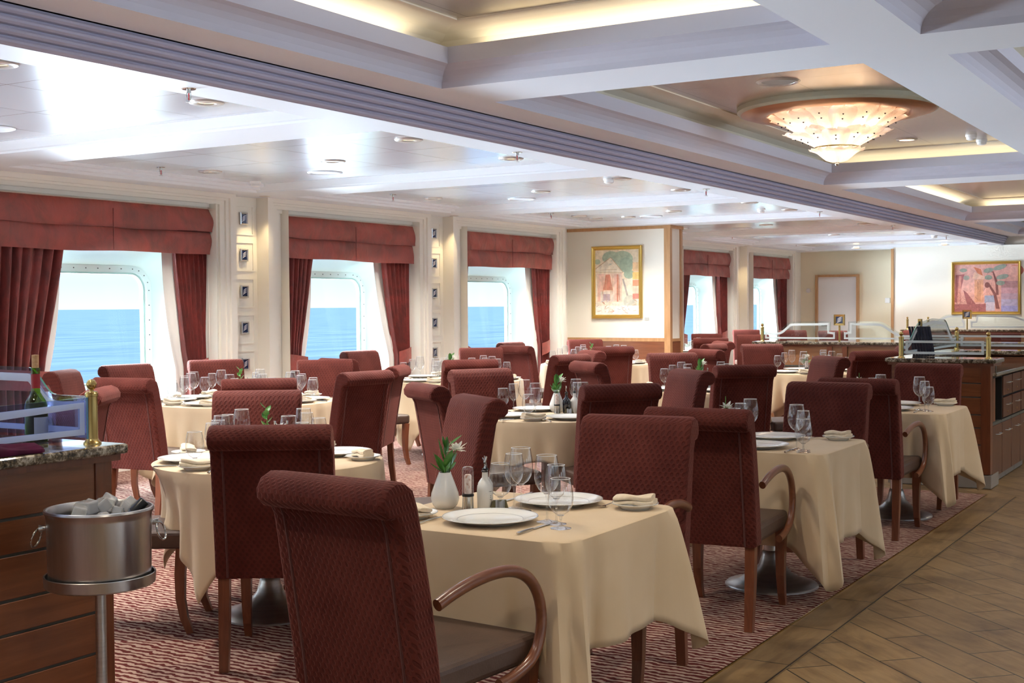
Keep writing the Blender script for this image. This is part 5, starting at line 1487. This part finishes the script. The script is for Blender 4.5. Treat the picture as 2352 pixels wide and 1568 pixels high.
# tubes hidden in the coves
def cove_tube(x0, y0, x1, y1):
    L = math.hypot(x1 - x0, y1 - y0); ang = math.atan2(y1 - y0, x1 - x0)
    o = area('cove_lamp', ((x0 + x1) / 2, (y0 + y1) / 2, 2.945), (R(180), 0, ang), L, .05, (.45 if y1 - y0 < 3 and abs(x0 - 13.66) < .1 else .85) * L, (1, .86, .62))
for i, (x0, x1) in enumerate(CX):
    for j, (y0, y1) in enumerate(CY):
        if i == 1 and j == 0:
            cove_tube(x1 - .02, y0 + .2, x1 - .02, y1 - .2)
        elif i in (0, 2) and j == 0:
            cove_tube(x0 + .4, y1 - .02, x1 - .4, y1 - .02); cove_tube(x1 - .02, y0 + .3, x1 - .02, y1 - .3)
for a in range(3):
    l = bpy.data.lights.new('chandelier_lamp', 'POINT'); l.energy = 4.2; l.color = (1, .82, .60); l.shadow_soft_size = .10
    o = bpy.data.objects.new('chandelier_lamp', l); COL.objects.link(o); o.location = (CH[0] + .2 * math.cos(a * 2.1), CH[1] + .2 * math.sin(a * 2.1), 2.97)
l = bpy.data.lights.new('chandelier_lamp', 'POINT'); l.energy = .9; l.color = (1, .82, .60); l.shadow_soft_size = .10
o = bpy.data.objects.new('chandelier_lamp', l); COL.objects.link(o); o.location = (CH[0], CH[1], 2.82)
s = bpy.data.lights.new('sun', 'SUN'); s.energy = 2.2; s.angle = R(.6); s.color = (1, .95, .86)
so = bpy.data.objects.new('sun', s); COL.objects.link(so)
so.rotation_euler = Vector((.55, -.50, -.75)).to_track_quat('-Z', 'Y').to_euler()

w = bpy.data.worlds.new('sky'); SC.world = w; w.use_nodes = True
nt = w.node_tree; bg = nt.nodes['Background']
tc = N(nt, 'ShaderNodeTexCoord'); sp = N(nt, 'ShaderNodeSeparateXYZ'); nt.links.new(tc.outputs['Generated'], sp.inputs[0])
colr = ramp(nt, sp.outputs['Z'], [(0, (.65, .79, .95)), (.02, (.55, .72, .95)), (.10, (.72, .86, 1)), (.5, (.85, .93, 1))])
mr = N(nt, 'ShaderNodeMapRange'); mr.inputs['From Min'].default_value = .03; mr.inputs['From Max'].default_value = .22
mr.inputs['To Min'].default_value = .95; mr.inputs['To Max'].default_value = 4.
nt.links.new(sp.outputs['Z'], mr.inputs['Value']); nt.links.new(mr.outputs[0], bg.inputs['Strength']); nt.links.new(colr, bg.inputs['Color'])

# ------------------------------------------------------------------ camera
cam = bpy.data.cameras.new('camera'); co = bpy.data.objects.new('camera', cam); COL.objects.link(co)
cam.sensor_fit = 'HORIZONTAL'; cam.sensor_width = 36.; cam.lens = 36. * 2930 / 2352; cam.clip_end = 100000; cam.clip_start = .05
YAW, PT, RL = math.atan2(1764, 2930), .0277, .0076
f0 = Vector((math.cos(YAW), math.sin(YAW), 0)); r0 = Vector((math.sin(YAW), -math.cos(YAW), 0)); u0 = Vector((0, 0, 1))
f = f0 * math.cos(PT) - u0 * math.sin(PT); u = u0 * math.cos(PT) + f0 * math.sin(PT)
r = r0 * math.cos(RL) - u * math.sin(RL); u2 = u * math.cos(RL) + r0 * math.sin(RL)
mt = Matrix((r, u2, -f)).transposed().to_4x4(); mt.translation = (0, 0, 1.5)
co.matrix_world = mt
SC.camera = co
SC.view_settings.view_transform = 'Standard'; SC.view_settings.look = 'None'; SC.view_settings.gamma = 1.; SC.view_settings.use_curve_mapping = False
SC.view_settings.exposure = 0.78
SC.cycles.use_denoising = True
SC.cycles.max_bounces = 10; SC.cycles.transparent_max_bounces = 24; SC.cycles.transmission_bounces = 8
SC.cycles.sample_clamp_indirect = 6.
